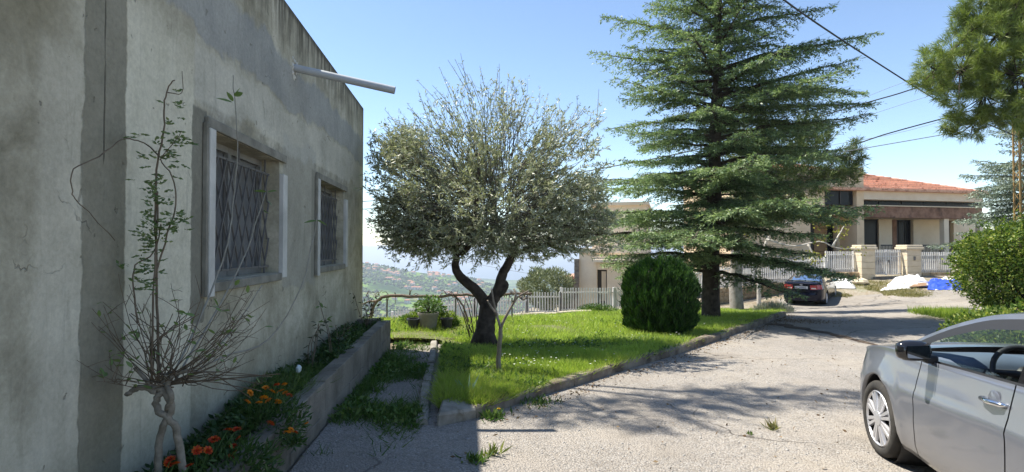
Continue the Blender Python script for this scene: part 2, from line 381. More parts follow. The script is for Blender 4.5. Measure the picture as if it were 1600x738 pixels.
# driveway sheet
KB = [G(px, py, .09) for px, py in ((700, 657), (745, 640), (800, 622), (850, 606), (900, 592), (950, 577), (1000, 563), (1050, 549), (1120, 526), (1180, 506), (1228, 489))]
def lerpoly(pl, n):
    pl = [Vector(p) for p in pl]; d = [0]
    for a, b in zip(pl, pl[1:]): d.append(d[-1]+(b-a).length)
    s = np.linspace(0, d[-1], n)
    return np.stack([np.interp(s, d, [p[k] for p in pl]) for k in range(3)], 1)
la = lerpoly([WL(-1.18, -5, 0), WL(-1.18, 9.2, 0), (1.0, 12, 0), (4.5, 15, 0), (9.2, 20.0, 0), (11.6, 23.5, 0), (12.8, 26.6, 0)], 90)
lb = lerpoly([(18, -5, 0), (15, 6, 0), (13.2, 12, 0), (12.7, 14.2, 0), (15, 17.5, 0), (19.5, 22, 0), (25, 24, 0)], 90)
u = np.linspace(0, 1, 70)[None, :, None]; A = la[:, None]*(1-u)+lb[:, None]*u
A[..., 2] = gza(A[..., 0], A[..., 1])+.006
struct(loft('driveway', A, M_road, flip=True))
# lawn sheet
ky = np.array([p.y for p in KB]); kx = np.array([p.x for p in KB])
lk0, lk1 = G(676, 655, .05), G(686, 533, .05)
def xr(y): return np.interp(y, np.concatenate([ky, [22]]), np.concatenate([kx, [10.8]]))-.05
def xl(y):
    return np.where(y < lk1.y, np.interp(y, [lk0.y, lk1.y], [lk0.x, lk1.x])+.06,
           np.where(y < 9.9, lk1.x-(y-lk1.y)/(9.9-lk1.y)*1.2, np.where(y < 13.4, -7.0, np.interp(y, [13.4, 19, 21, 23], [-2.95, 1.7, 4.6, 8]))))
YS0 = G(700, 641, .05).y
ys = np.concatenate([np.linspace(YS0, lk1.y, 40), np.linspace(lk1.y+.02, 9.88, 8), np.linspace(9.92, 13.38, 20), np.linspace(13.42, 22, 50)])
u = np.linspace(0, 1, 60)
LX = xl(ys)[:, None]*(1-u)+xr(ys)[:, None]*u; LY = np.repeat(ys[:, None], 60, 1)
LZ = gza(LX, LY)+.07+.03*np.sin(LX*3.1+LY)*np.sin(LY*2.3)
struct(loft('lawn', np.stack([LX, LY, LZ], -1), M_lawn, flip=True))

# far hillsides
azs = np.concatenate([np.linspace(-180, -40, 30, endpoint=False), np.linspace(-40, 30, 240, endpoint=False), np.linspace(30, 180, 30)])
rs = np.concatenate([[58, 70, 90, 120, 170, 240, 340, 500, 700], np.linspace(850, 2150, 70), np.linspace(2300, 5200, 30)])
def fbm(x, y, s, o=5):
    z = 0; a = 1
    r_ = np.random.default_rng(3)
    for k in range(o):
        for j in range(3):
            an, ph = r_.uniform(0, 6.28, 2); z = z+a/3*np.sin((x*math.cos(an)+y*math.sin(an))*s*2**k+ph+1.7*np.sin((x*math.sin(an)-y*math.cos(an))*s*2**k*.7+ph*2))
        a *= .5
    return z
pxs = 800+F*np.tan(np.radians(np.clip(azs, -60, 60)))
rA = np.interp(pxs, [300, 480, 563, 600, 640, 680, 720, 770, 800, 830, 1000], [398, 402, 410, 416, 424, 428, 431, 446, 456, 462, 480])
rB = np.interp(pxs, [300, 690, 720, 780, 840, 900, 1000], [430, 430, 432, 437, 440, 440, 444])
def farz(az, r):
    i = np.interp(az, azs, np.arange(len(azs)))
    a = np.interp(i, np.arange(len(azs)), rA); b = np.interp(i, np.arange(len(azs)), rB)
    ca = np.maximum(np.cos(np.radians(az)), .35)
    zr = E-(a-386)/F*1950*ca; zb = E-(b-386)/F*4300*ca
    base = np.interp(r, [0, 58, 100, 300, 900, 6000], [-2, -5.5, -22, -88, -205, -345])
    sA = np.where(r < 1950, np.clip((r-850)/1100, 0, 1)**.85, np.clip(1-(r-1950)/900, 0, 1)**1.5)
    z = base+(zr-base)*sA
    sB = np.where(r < 4300, np.clip((r-2900)/1400, 0, 1), np.clip(1-(r-4300)/800, 0, 1))
    z = np.maximum(z, base+(zb-base)*sB)
    x = r*np.sin(np.radians(az)); y = r*np.cos(np.radians(az))
    amp = np.clip((r-150)/900, 0, 1)*np.where(r > 1800, 5, 13)
    return z+fbm(x, y, .006)*amp
AZ, RR = np.meshgrid(azs, rs); ZF = farz(AZ, RR)
Mh, nt, N, L, bs = newmat('wooded_hillside')
p = nd(nt, 'ShaderNodeNewGeometry').outputs['Position']
c = ramp(nt, noise(nt, p, .006, 8, .62), [(.36, (.035, .065, .025)), (.48, (.075, .13, .035)), (.55, (.15, .24, .05)), (.66, (.19, .17, .09))])
c = mixc(nt, sstep(nt, noise(nt, p, .035, 6, .7), .48, .6), c, (.03, .05, .022))
L.new(c, bs.inputs['Base Color']); bs.inputs['Roughness'].default_value = 1; bs.inputs['Specular IOR Level'].default_value = 0
struct(loft('hills', np.stack([RR*np.sin(np.radians(AZ)), RR*np.cos(np.radians(AZ)), ZF], -1), Mh, flip=True))
# woodland on the far slope: one mass
n = 11000; az = rng.uniform(-19, 9, n); r = np.concatenate([rng.uniform(900, 2050, 9000), rng.uniform(420, 900, 2000)])
keep = fbm(r*np.sin(np.radians(az)), r*np.cos(np.radians(az)), .011, 4) > -.25; az, r = az[keep], r[keep]
x = r*np.sin(np.radians(az)); y = r*np.cos(np.radians(az)); z = farz(az, r); s = rng.uniform(2.2, 5.2, len(x))
oc = np.array([(1, 0, 0), (0, 1, 0), (-1, 0, 0), (0, -1, 0), (0, 0, 1.1), (.2, .1, -.6)])
jit = 1+rng.uniform(-.3, .3, (len(x), 6, 1))
V = np.stack([x, y, z+s*.4], 1)[:, None]+oc[None]*s[:, None, None]*jit
ft = np.array([(0, 1, 4), (1, 2, 4), (2, 3, 4), (3, 0, 4), (1, 0, 5), (2, 1, 5), (3, 2, 5), (0, 3, 5)])
tag(mkn('hillside_woodland', V.reshape(-1, 3), (np.arange(len(x))[:, None, None]*6+ft[None]).reshape(-1, 3),
    leafmat('far_woods', (.03, .055, .022), (.06, .09, .03), (.09, .10, .045), trans=.05, rough=.9, patch=.01)),
    'dense dark green woodland and scrub covering the far hillside', 'woodland', kind='stuff')
# houses on the far slope
M_hw = [pm('far_cream', (.55, .47, .38), (.66, .58, .48), .1), pm('far_white', (.62, .6, .56), (.7, .68, .62), .1), pm('far_tan', (.45, .36, .27), (.52, .42, .32), .1)]
M_hr = pm('far_red_tile', (.34, .15, .09), (.42, .21, .13), .2); M_hf = pm('far_flat_roof', (.40, .37, .33), (.5, .46, .42), .2)
def far_house_mesh(k):
    m = MB(); w, d, h = [(11, 9, 6), (14, 10, 6.5), (9, 9, 8), (18, 11, 6)][k]
    m.box(-w/2, w/2, -d/2, d/2, -4, h)
    for j in range(3):
        for f in range(2): m.box(-w/2+w*(j+.3)/3, -w/2+w*(j+.7)/3, -d/2-.15, -d/2-.02, 1+f*2.8, 2.4+f*2.8)
    me = bpy.data.meshes.new('far_house_walls'); me.from_pydata(m.v, [], m.f); me.materials.append(M_hw[k % 3]); me.materials.append(pm('far_window', (.05, .06, .08), None, rough=.2))
    for i, q in enumerate(me.polygons): q.material_index = 1 if i >= 6 else 0
    r = MB(); o = .5
    if k != 2:
        b = [(-w/2-o, -d/2-o, h+.02), (w/2+o, -d/2-o, h+.02), (w/2+o, d/2+o, h+.02), (-w/2-o, d/2+o, h+.02), (-w/4, 0, h+2.6), (w/4, 0, h+2.6)]
        r.add(b, [(3, 2, 1, 0), (0, 1, 5, 4), (2, 3, 4, 5), (1, 2, 5), (3, 0, 4)])
    else: r.box(-w/2-.2, w/2+.2, -d/2-.2, d/2+.2, h+.02, h+.6)
    mr = bpy.data.meshes.new('far_house_roof'); mr.from_pydata(r.v, [], r.f); mr.materials.append(M_hf if k == 2 else M_hr)
    return me, mr
FH = [far_house_mesh(k) for k in range(4)]
clus = [(-8.2, 1880, 1.6, 90, 26), (-10.5, 1700, 1.6, 110, 22), (-12.6, 1800, 1.6, 120, 20), (-6.4, 1650, 1.3, 90, 18), (-5.0, 1500, 1.1, 90, 14), (-11, 1350, 2.5, 120, 12), (-7.5, 1300, 2.0, 120, 12), (-2.5, 1500, 1.6, 120, 10), (-4, 1850, 2.2, 60, 14), (-14.5, 1850, 1.4, 70, 12)]
for caz, cr, da, dr, cnt in clus:
    for _ in range(int(cnt*.62)):
        az = random.gauss(caz, da*.55); r = random.gauss(cr, dr*.6); k = random.choice([0, 0, 1, 1, 2, 3])
        z = float(farz(np.array([az]), np.array([r]))[0])
        t = thing('far_house', 'tiny house among trees on the far hazy hillside' , 'house', (r*math.sin(R(az)), r*math.cos(R(az)), z), R(random.uniform(-40, 40)), 'houses on the far hillside')
        link('walls', FH[k][0], t); link('roof', FH[k][1], t)
# sea
m = MB(); q = 17500
m.quad((-q, -2500, -339), (q, -2500, -339), (q, 30000, -339), (-q, 30000, -339))
struct(m.obj('sea', pm('sea_water', (.035, .075, .12), (.045, .09, .14), .002, rough=.3, spec=.4)))
# haze: thin even air round the whole place
hz = MB().box(-18000, 18000, -5500, 30500, -350, 18)
Mz, nt, N, L, bs = newmat('air'); N.remove(bs)
pv = nd(nt, 'ShaderNodeVolumePrincipled'); pv.inputs['Color'].default_value = (.80, .89, 1, 1); pv.inputs['Density'].default_value = .00021; pv.inputs['Anisotropy'].default_value = .3
L.new(pv.outputs[0], N['Material Output'].inputs['Volume'])
tag(hz.obj('haze', Mz), 'thin pale blue haze filling the air over the valley', 'haze', kind='stuff')

# ------------------------------------------------------------------ the grey house on the left
M_wall = wallmat()
M_sur = pm('surround_cement', (.17, .16, .13), (.28, .265, .22), 5, .9, .004, 30, dirt=(.13, .125, .10))
M_surw = pm('surround_paint', (.46, .45, .41), (.60, .585, .54), 4, .8, .003, 40, dirt=(.4, .4, .37))
M_iron = pm('grille_iron', (.13, .125, .12), (.21, .20, .19), 20, .55, metal=.3)
M_dark = plainmat('dark_room', (.02, .022, .026), .9)
M_pane = pm('dusty_window_glass', (.11, .115, .12), (.20, .20, .20), 2, rough=.45, spec=.3)
HO = WL(-1.75, 0, 0)
house = thing('grey_house', 'grey cement rendered house with two grilled windows and flat roof', 'house', HO, TH)
# local: x = out of the wall (+x towards the garden), y = along, z up
TE, ZT = 9.74, 4.13
wm = MB()
tcut = [-3, 3.96, 5.39, 6.75, 8.19, TE]; zc = [-.6, 1.48, 2.53, ZT]
for i in range(5):
    for j in range(3):
        if j == 1 and i in (1, 3): continue
        wm.quad((0, tcut[i], zc[j]), (0, tcut[i+1], zc[j]), (0, tcut[i+1], zc[j+1]), (0, tcut[i], zc[j+1]))
for a, b in ((3.96, 5.39), (6.75, 8.19)):
    z0, z1 = 1.48, 2.53; d = -.26
    wm.quad((0, a, z0), (0, a, z1), (d, a, z1), (d, a, z0)); wm.quad((0, b, z1), (0, b, z0), (d, b, z0), (d, b, z1))
    wm.quad((0, a, z0), (d, a, z0), (d, b, z0), (0, b, z0)); wm.quad((0, a, z1), (0, b, z1), (d, b, z1), (d, a, z1))
wm.quad((0, TE, -.6), (-9, TE, -.6), (-9, TE, ZT), (0, TE, ZT)); wm.quad((0, -3, -.6), (0, -3, ZT), (-9, -3, ZT), (-9, -3, -.6))
wm.quad((-9, -3, -.6), (-9, -3, ZT), (-9, TE, ZT), (-9, TE, -.6))
wm.obj('wall', M_wall, house, local=True)
rf = MB(); rf.box(-8.8, -.2, -2.8, TE-.2, 3.75, 3.9)
rf.quad((0, -3, ZT), (0, TE, ZT), (-.2, TE-.2, ZT), (-.2, -2.8, ZT)); rf.quad((-.2, -2.8, ZT), (-.2, TE-.2, ZT), (-.2, TE-.2, 3.9), (-.2, -2.8, 3.9))
rf.quad((0, TE, ZT), (-9, TE, ZT), (-8.8, TE-.2, ZT), (-.2, TE-.2, ZT)); rf.quad((-.2, TE-.2, ZT), (-8.8, TE-.2, ZT), (-8.8, TE-.2, 3.9), (-.2, TE-.2, 3.9))
rf.quad((-9, TE, ZT), (-9, -3, ZT), (-8.8, -2.8, ZT), (-8.8, TE-.2, ZT)); rf.quad((0, -3, ZT), (-.2, -2.8, ZT), (-8.8, -2.8, ZT), (-9, -3, ZT))
rf.quad((-8.8, -2.8, ZT), (-8.8, TE-.2, ZT), (-8.8, TE-.2, 3.9), (-8.8, -2.8, 3.9)); rf.quad((-.2, -2.8, ZT), (-8.8, -2.8, ZT), (-8.8, -2.8, 3.9), (-.2, -2.8, 3.9))
rf.obj('roof', M_sur, house, local=True)
bar_me = None
for (a, b, la_) in ((3.96, 5.39, 'large near window with tall diamond iron grille'), (6.75, 8.19, 'far window with dark diamond iron grille')):
    z0, z1 = 1.48, 2.53
    w = MB().quad((-.20, a, z0), (-.20, b, z0), (-.20, b, z1), (-.20, a, z1)).obj('window', M_pane, house, local=True); w['label'] = la_
    s = MB()
    s.box(.002, .034, a-.114, a-.088, z0-.095, z1+.03)
    s.box(.002, .030, a-.088, b+.13, z1+.002, z1+.075)
    s.obj('surround', M_sur, w, local=True, bevel=.004)
    MB().box(.0, .042, a-.086, a+.0, z0-.10, z1-.002).obj('frame', M_surw, w, local=True, bevel=.003); MB().box(.0, .042, b+.0, b+.12, z0-.05, z1-.12).obj('frame', M_surw, w, local=True, bevel=.003)
    MB().box(.002, .036, a+.002, b-.002, z0-.075, z0-.004).obj('sill', M_sur, w, local=True, bevel=.006)
    # sash bars behind the grille
    s = MB(); mid = (a+b)/2
    for t0, t1 in ((a, a+.05), (mid-.03, mid+.03), (b-.05, b)): s.box(-.195, -.16, t0, t1, z0, z1)
    s.box(-.193, -.163, a+.05, b-.05, z0, z0+.05).box(-.193, -.163, a+.05, b-.05, z1-.05, z1)
    s.obj('sash', pm('old_sash_paint', (.20, .20, .19), (.26, .26, .25), 9, .7), w, local=True)
    # diamond grille: every bar by itself
    ga, gb, g0, g1 = a+.02, b-.02, z0+.06, z1-.13; stp = .15; sl_ = 2.3
    def bar(p0, p1, r=.006):
        global bar_me
        if bar_me is None:
            bb = MB().box(-.5, .5, -.5, .5, 0, 1); bar_me = bpy.data.meshes.new('bar'); bar_me.from_pydata(bb.v, [], bb.f); bar_me.materials.append(M_iron)
        o = bpy.data.objects.new('bar', bar_me); COL.objects.link(o); o.parent = w
        p0 = Vector(p0); p1 = Vector(p1); o.location = p0; d = p1-p0
        o.rotation_euler = d.to_track_quat('Z', 'Y').to_euler(); o.scale = (r*2, r*2, d.length)
    hgt = g1-g0; run = hgt/sl_
    y0 = ga-run
    while y0 < gb:
        for sg, xx in ((1, -.085), (-1, -.10)):
            pts = []
            for tt, zz in (((y0, g0), (y0+run, g1)) if sg > 0 else ((y0, g1), (y0+run, g0)),):
                (ta, za), (tb, zb) = tt, zz
                if ta < ga: za = za+(zb-za)*(ga-ta)/(tb-ta); ta = ga
                if tb > gb: zb = za+(zb-za)*(gb-ta)/(tb-ta); tb = gb
                if tb-ta > .02: bar((xx, ta, za), (xx, tb, zb))
        y0 += stp
    for zz in (g0, g1): bar((-.092, ga, zz), (-.092, gb, zz), .009)
    for tt in (ga+.1, (a+b)/2, gb-.1):
        bar((-.09, tt, z0), (-.09, tt, g0), .007); bar((-.09, tt, g1), (-.09, tt, z1), .007)
# spout
sp0 = Vector((0.0, 5.83, 3.57)); sp1 = Vector((1.02, 5.86, 3.37)); dd = (sp1-sp0).normalized()
M_pvc = pm('grey_pvc', (.36, .38, .40), (.44, .46, .47), 5, .5)
s = MB(); s.tube([sp0-dd*.1, sp0+dd*.35, sp0+dd*.7, sp1], .04, 20, cap=False); s.tube([sp1, sp0-dd*.1], .035, 20, cap=False)
for q_ in range(20): pass
s.obj('drain_spout', M_pvc, house, smooth=True, local=True)
s = MB()
for k in range(11):
    an = k/11*6.283; r_ = random.uniform(.055, .10)
    c_ = sp0+Vector((0, math.cos(an)*r_, math.sin(an)*r_*1.2)); w_ = random.uniform(.02, .035)
    s.add([c_+Vector((random.uniform(.008, .022), random.uniform(-w_, w_), random.uniform(-w_, w_))) for _ in range(1)]+[c_+Vector((.001, math.cos(b_)*w_, math.sin(b_)*w_)) for b_ in (0, 1.2, 2.5, 3.7, 5)], [(0, 1, 2), (0, 2, 3), (0, 3, 4), (0, 4, 5), (0, 5, 1)])
s.obj('mortar_patch', M_surw, house, local=True)
# ------------------------------------------------------------------ planter along the wall
M_blk = pm('weathered_block', (.125, .112, .088), (.255, .23, .19), 2.2, .95, .01, 26, dirt=(.085, .078, .06), space='World')
M_soil = groundmat('planter_soil', (.05, .045, .03), (.07, .06, .04), (.06, .07, .03), gs=40, dirt=(.04, .035, .025), stonew=.15)
planter = thing('block_planter', 'long low planter of grey concrete blocks along the house wall', 'planter', WL(-1.21, 1, 0), TH)
def blockmesh(Lb, Hb, Db, seed):
    r_ = random.Random(seed); b = MB().box(-Db/2, Db/2, 0, Lb, 0, Hb)
    b.v = [(x+r_.uniform(-.004, .004), y+r_.uniform(-.003, .003), z+r_.uniform(-.005, .005)) for x, y, z in b.v]
    me = bpy.data.meshes.new('block'); me.from_pydata(b.v, [], b.f)
    bm = bmesh.new(); bm.from_mesh(me); bmesh.ops.bevel(bm, geom=bm.edges[:], offset=.005, segments=1, affect='EDGES'); bm.to_mesh(me); bm.free()
    me.materials.append(M_blk); return me
BM = [blockmesh(.396, .265, .15, k) for k in range(4)]
def blk(parent, x, y, z, rz=0, sc=(1, 1, 1)):
    o = bpy.data.objects.new('block', random.choice(BM)); COL.objects.link(o); o.parent = parent
    o.location = (x+random.uniform(-.004, .004), y, z+random.uniform(-.003, .003)); o.rotation_euler = (0, 0, rz+random.uniform(-.008, .008)); o.scale = sc
for row in range(3):
    z_ = .54-.265*(row+1)-.003*row; off = .2 if row % 2 else 0
    yy = -1.6+off
    while yy+.396 < 8.30: blk(planter, -.075, yy, z_); yy += .4
for row in range(3):
    z_ = .54-.265*(row+1)-.003*row
    blk(planter, -.155, 8.263, z_, R(90), (1, .95, 1))
MB().box(-.14, -.006, -1.6, 8.33, -.25, .50).obj('mortar', pm('mortar', (.10, .095, .075), (.16, .15, .13), 9), planter, local=True)
A = []
for t_ in np.linspace(-.9, 9.25, 60):
    A.append([WL(l_, t_, .40+.05*math.sin(t_*2.1+l_*5)+.06*(1-abs(l_+1.5)*2)+random.uniform(-.015, .015)) for l_ in np.linspace(-1.745, -1.30, 9)])
loft('soil', A, M_soil, planter, flip=False)

# ------------------------------------------------------------------ kerbs round the lawn
M_kerb = pm('kerb_concrete', (.13, .10, .075), (.26, .225, .18), 4, .95, .01, 26, dirt=(.07, .055, .038), space='World')
M_kerb2 = pm('kerb_concrete_pale', (.20, .185, .15), (.32, .30, .26), 6, .95, .008, 26, dirt=(.15, .13, .09), space='World')
def kerb(name, label, pl, seg, wd, hgt, mat, jit=.008, sink=.15):
    pl = [Vector(p) for p in pl]
    L_ = sum((b-a).length for a, b in zip(pl, pl[1:])); n = max(1, int(round(L_/seg)))
    q = lerpoly(pl, n*3+1); t = thing(name, label, 'kerb', (pl[0].x, pl[0].y, gz(pl[0].x, pl[0].y)))
    dirs = np.gradient(q, axis=0); dirs[:, 2] = 0; dirs = unit(dirs); nor = np.stack([-dirs[:, 1], dirs[:, 0], dirs[:, 0]*0], 1)
    for i in range(n):
        jz = random.uniform(-jit, jit)*1.6; jl = random.uniform(-jit, jit); m = MB(); rows = []
        for k in range(4):
            p = q[i*3+k].copy(); nn = nor[i*3+k]; d = dirs[i*3+k]
            if k == 0: p = p+d*.004
            if k == 3: p = p-d*.004
            g = gz(p[0], p[1]); w_ = wd+random.uniform(-jit, jit)
            c = .018
            sec = [(0, -sink), (0, hgt-c), (c, hgt), (w_-c, hgt), (w_, hgt-c), (w_, -sink)]
            rows.append([Vector((p[0]+nn[0]*(a+jl), p[1]+nn[1]*(a+jl), g+b+(jz if b > 0 else 0)+random.uniform(-jit, jit)*.5)) for a, b in sec])
        v = [x for r_ in rows for x in r_]
        f = [(a*6+b, a*6+b+1, (a+1)*6+b+1, (a+1)*6+b) for a in range(3) for b in range(5)] + [tuple(range(6))[::-1], tuple(range(18, 24))]
        m.add(v, f); m.obj('kerb_stone', mat, t)
    return t
kerb('lawn_kerb', 'long curved weathered concrete kerb between lawn and driveway', KB[1:], .95, .15, .125, M_kerb)
kerb('path_kerb', 'narrow low kerb of small pale blocks along the gravel path', [G(668, 657, .05), G(674, 600, .05), G(684, 533, .05)], .40, .11, .06, M_kerb2)
# broken kerb block at the corner
ct = thing('broken_kerb_block', 'broken pale concrete block lying at the front corner of the lawn', 'concrete block', G(710, 655))
for (pa, pb, pc, pd, h) in (((681, 668), (743, 655), (743, 634), (690, 646), .125), ((684, 645), (724, 632), (742, 631), (700, 640), .135)):
    c4 = [G(*pa), G(*pb), G(*pc), G(*pd)]
    m = MB().hexa([p+Vector((0, 0, -.1)) for p in c4]+[p+Vector((random.uniform(-.015, .015), random.uniform(-.015, .015), h+random.uniform(-.02, .02))) for p in c4])
    m.obj('kerb_stone', M_kerb2, ct, bevel=.02)
# stone edging at the far side of the lawn
M_ston = pm('edging_stone', (.33, .29, .22), (.48, .43, .34), 7, .95, .008, 24, dirt=(.2, .16, .1), space='World')
ed = [G(612, 503), G(700, 501), G(790, 498), G(872, 495), G(925, 493)]
kerb('stone_edging', 'low pale stone edging at the far side of the lawn below the picket fence', ed, .6, .28, .14, M_ston, .012)

# ------------------------------------------------------------------ grass and small ground plants
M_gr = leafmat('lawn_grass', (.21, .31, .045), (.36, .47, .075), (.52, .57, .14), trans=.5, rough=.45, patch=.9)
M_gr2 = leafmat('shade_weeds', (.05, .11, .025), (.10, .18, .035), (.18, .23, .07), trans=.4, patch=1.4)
def scatter_in(n, y0, y1, pw=1.6):
    uu = rng.uniform(0, 1, n); k = 1-pw
    Yv = (y0**k+uu*(y1**k-y0**k))**(1/k)
    a, b = xl(Yv), xr(Yv); a = np.maximum(a, -4.5)
    Xv = a+(b-a)*rng.uniform(0, 1, n)
    return Xv, Yv
def lawnz(Xv, Yv): return gza(Xv, Yv)+.06
def chunk(fn, n, m=40000):
    return cat([fn(min(m, n-i)) for i in range(0, n, m)])
def grass_blades(Xv, Yv, zf, hmin, hmax, wd, lean=.45):
    n = len(Xv); z = zf(Xv, Yv)
    cl = .55+.9*np.clip(.5+.5*fbm(Xv, Yv, 2.2, 4), 0, 1)
    d = np.stack([rng.normal(0, lean, n), rng.normal(0, lean, n), np.ones(n)], 1)
    L_ = rng.uniform(hmin, hmax, n)*cl
    return blades(np.stack([Xv, Yv, z-.01], 1), d, L_, wd*rng.uniform(.7, 1.4, n)*(.6+Yv/9))
Xv, Yv = scatter_in(210000, YS0+.03, 21.5, 1.9)
bare = (fbm(Xv, Yv, 1.3, 4) > .75) & (Yv < 11); sh = ((Xv < -.1) & (Yv < 7.2) & (rng.uniform(0, 1, len(Xv)) < .72))
ok = ~(bare & (rng.uniform(0, 1, len(Xv)) < .8)) & ~sh; Xv, Yv = Xv[ok], Yv[ok]
tag(mkn('lawn_grass', *grass_blades(Xv, Yv, lawnz, .05, .17, .008), M_gr), 'bright green uncut spring grass covering the lawn', 'grass', kind='stuff')
Xv, Yv = scatter_in(26000, YS0+.1, 20, 1.8); ok = fbm(Xv, Yv, 1.1, 4) > .22; Xv, Yv = Xv[ok], Yv[ok]
tag(mkn('dry_grass', *grass_blades(Xv, Yv, lawnz, .05, .15, .008, .7), leafmat('straw_grass', (.30, .26, .10), (.42, .36, .16), (.36, .38, .12), trans=.35)), 'straw coloured dry blades in patches among the lawn grass', 'grass', kind='stuff')
# broad leaved weeds in the lawn
Xv, Yv = scatter_in(16000, YS0+.03, 14, 2.2); n = len(Xv)
d = np.stack([rng.normal(0, 1, n), rng.normal(0, 1, n), rng.uniform(.25, 1, n)], 1)
ok = fbm(Xv, Yv, 1.7, 4) > .05
V, Fq = leaf_quads(np.stack([Xv, Yv, lawnz(Xv, Yv)+rng.uniform(0, .06, n)], 1)[ok], d[ok], rng.uniform(.04, .10, ok.sum()), rng.uniform(.02, .045, ok.sum()))
tag(mkn('lawn_weeds', V, Fq, M_gr2), 'broad leaved weeds and clover mixed into the lawn', 'weeds', kind='stuff')
# daisies
M_white = plainmat('white_petal', (.8, .8, .78), .6); M_yel = plainmat('yellow_petal', (.75, .45, .02), .6)
Xv, Yv = scatter_in(420, 6.2, 19, 1.2); ok = (Xv > -.2) & (fbm(Xv, Yv, .8, 3) > -.25); Xv, Yv = Xv[ok], Yv[ok]; n = len(Xv)
c0 = np.stack([Xv, Yv, lawnz(Xv, Yv)+rng.uniform(.09, .16, n)], 1); parts = []
for k in range(6):
    a = k*1.047+rng.uniform(0, .3, n)
    parts.append(leaf_quads(c0, np.stack([np.cos(a), np.sin(a), np.full(n, .25)], 1), .015, .010, np.tile([0, 0, 1.], (n, 1))))
tag(mkn('daisies', *cat(parts), M_white), 'tiny white daisies scattered over the sunlit lawn', 'daisies', kind='stuff')
# weeds of the shaded path between planter and kerb
def path_pts(n, t0, t1):
    t_ = rng.uniform(t0, t1, n); la_ = rng.uniform(-1.17, -.02, n)
    X = la_*math.cos(TH)-t_*math.sin(TH); Y = la_*math.sin(TH)+t_*math.cos(TH); return X, Y, la_, t_
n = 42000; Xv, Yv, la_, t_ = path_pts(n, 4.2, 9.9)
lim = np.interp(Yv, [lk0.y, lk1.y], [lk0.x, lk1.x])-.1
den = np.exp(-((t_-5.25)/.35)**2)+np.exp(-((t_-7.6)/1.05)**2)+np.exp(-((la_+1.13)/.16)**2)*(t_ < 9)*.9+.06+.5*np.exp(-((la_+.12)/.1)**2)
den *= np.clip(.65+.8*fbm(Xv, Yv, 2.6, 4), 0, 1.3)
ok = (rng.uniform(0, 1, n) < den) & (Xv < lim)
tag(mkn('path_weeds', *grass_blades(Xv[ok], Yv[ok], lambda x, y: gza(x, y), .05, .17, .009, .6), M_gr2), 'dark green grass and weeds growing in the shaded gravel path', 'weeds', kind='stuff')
n = 9000; Xv, Yv, la_, t_ = path_pts(n, 4.2, 9.6)
den = np.exp(-((t_-5.2)/.3)**2)+np.exp(-((la_+1.12)/.15)**2)+.7*np.exp(-((t_-7.5)/.8)**2); lim = np.interp(Yv, [lk0.y, lk1.y], [lk0.x, lk1.x])-.1
ok = (rng.uniform(0, 1, n) < den*np.clip(.4+fbm(Xv, Yv, 2.6, 4), 0, 1)) & (Xv < lim)
d = np.stack([rng.normal(0, 1, n), rng.normal(0, 1, n), rng.uniform(.2, 1, n)], 1)[ok]
V, Fq = leaf_quads(np.stack([Xv, Yv, gza(Xv, Yv)+rng.uniform(.01, .08, n)], 1)[ok], d, rng.uniform(.03, .075, len(d)), rng.uniform(.018, .04, len(d)))
tag(mkn('path_creepers', V, Fq, M_gr2), 'low leafy weeds creeping over the path edges', 'weeds', kind='stuff')
# loose stones on the driveway and path
M_peb = pm('loose_stones', (.22, .21, .20), (.42, .40, .37), 14, .9, space='World')
n = 9000; Yv = 3.2*(9/3.2)**rng.uniform(0, 1, n); Xv = rng.uniform(-1.6, 3.4, n)
lat_ = Xv*math.cos(TH)+Yv*math.sin(TH); kx_ = xr(Yv)
ok = (lat_ > -1.16) & ((Yv < 5.6) | (Xv < np.interp(Yv, [lk0.y, lk1.y], [lk0.x, lk1.x])-.08) | (Xv > kx_+.2)) & (fbm(Xv, Yv, 1.9, 4) > rng.uniform(-.6, .9, n)); Xv, Yv = Xv[ok], Yv[ok]; n = len(Xv)
s = rng.lognormal(-5.0, .42, n); o8 = np.array([(1, 0, 0), (0, 1, 0), (-1, 0, 0), (0, -1, 0), (.1, .1, .6), (0, 0, -.6)])
V = np.stack([Xv, Yv, gza(Xv, Yv)+.006], 1)[:, None]+o8[None]*s[:, None, None]*(1+rng.uniform(-.35, .35, (n, 6, 3)))
tag(mkn('loose_gravel', V.reshape(-1, 3), (np.arange(n)[:, None, None]*6+ft[None]).reshape(-1, 3), M_peb), 'loose grey stone chips lying on the driveway and path', 'gravel', kind='stuff')
# dry leaf litter along the kerb
M_lit = leafmat('dry_litter', (.10, .06, .03), (.20, .13, .07), (.3, .22, .13), trans=.1, rough=.9)
q_ = lerpoly(KB[1:], 1400); n = len(q_); off = np.abs(rng.normal(0, .16, n))+.02
X_ = q_[:, 0]+off*.75; Y_ = q_[:, 1]-off*.6
n2_ = 900; e0 = G(1215, 500); X_ = np.concatenate([X_, e0.x+rng.normal(0, .55, n2_)+.3]); Y_ = np.concatenate([Y_, e0.y-.6+rng.normal(0, .5, n2_)])
X_ = np.concatenate([X_, rng.uniform(-.6, 6.5, 420)]); Y_ = np.concatenate([Y_, rng.uniform(3.4, 12, 420)]); ok = (X_ > xr(Y_)+.16) | (Y_ < YS0-.3); X_, Y_ = X_[ok], Y_[ok]
V, Fq = leaf_quads(np.stack([X_, Y_, gza(X_, Y_)+rng.uniform(.008, .03, len(X_))], 1), rdir(len(X_))*[1, 1, .25], rng.uniform(.02, .06, len(X_)), rng.uniform(.01, .025, len(X_)))
tag(mkn('leaf_litter', V, Fq, M_lit), 'brown leaf litter gathered along the foot of the lawn kerb', 'leaf litter', kind='stuff')
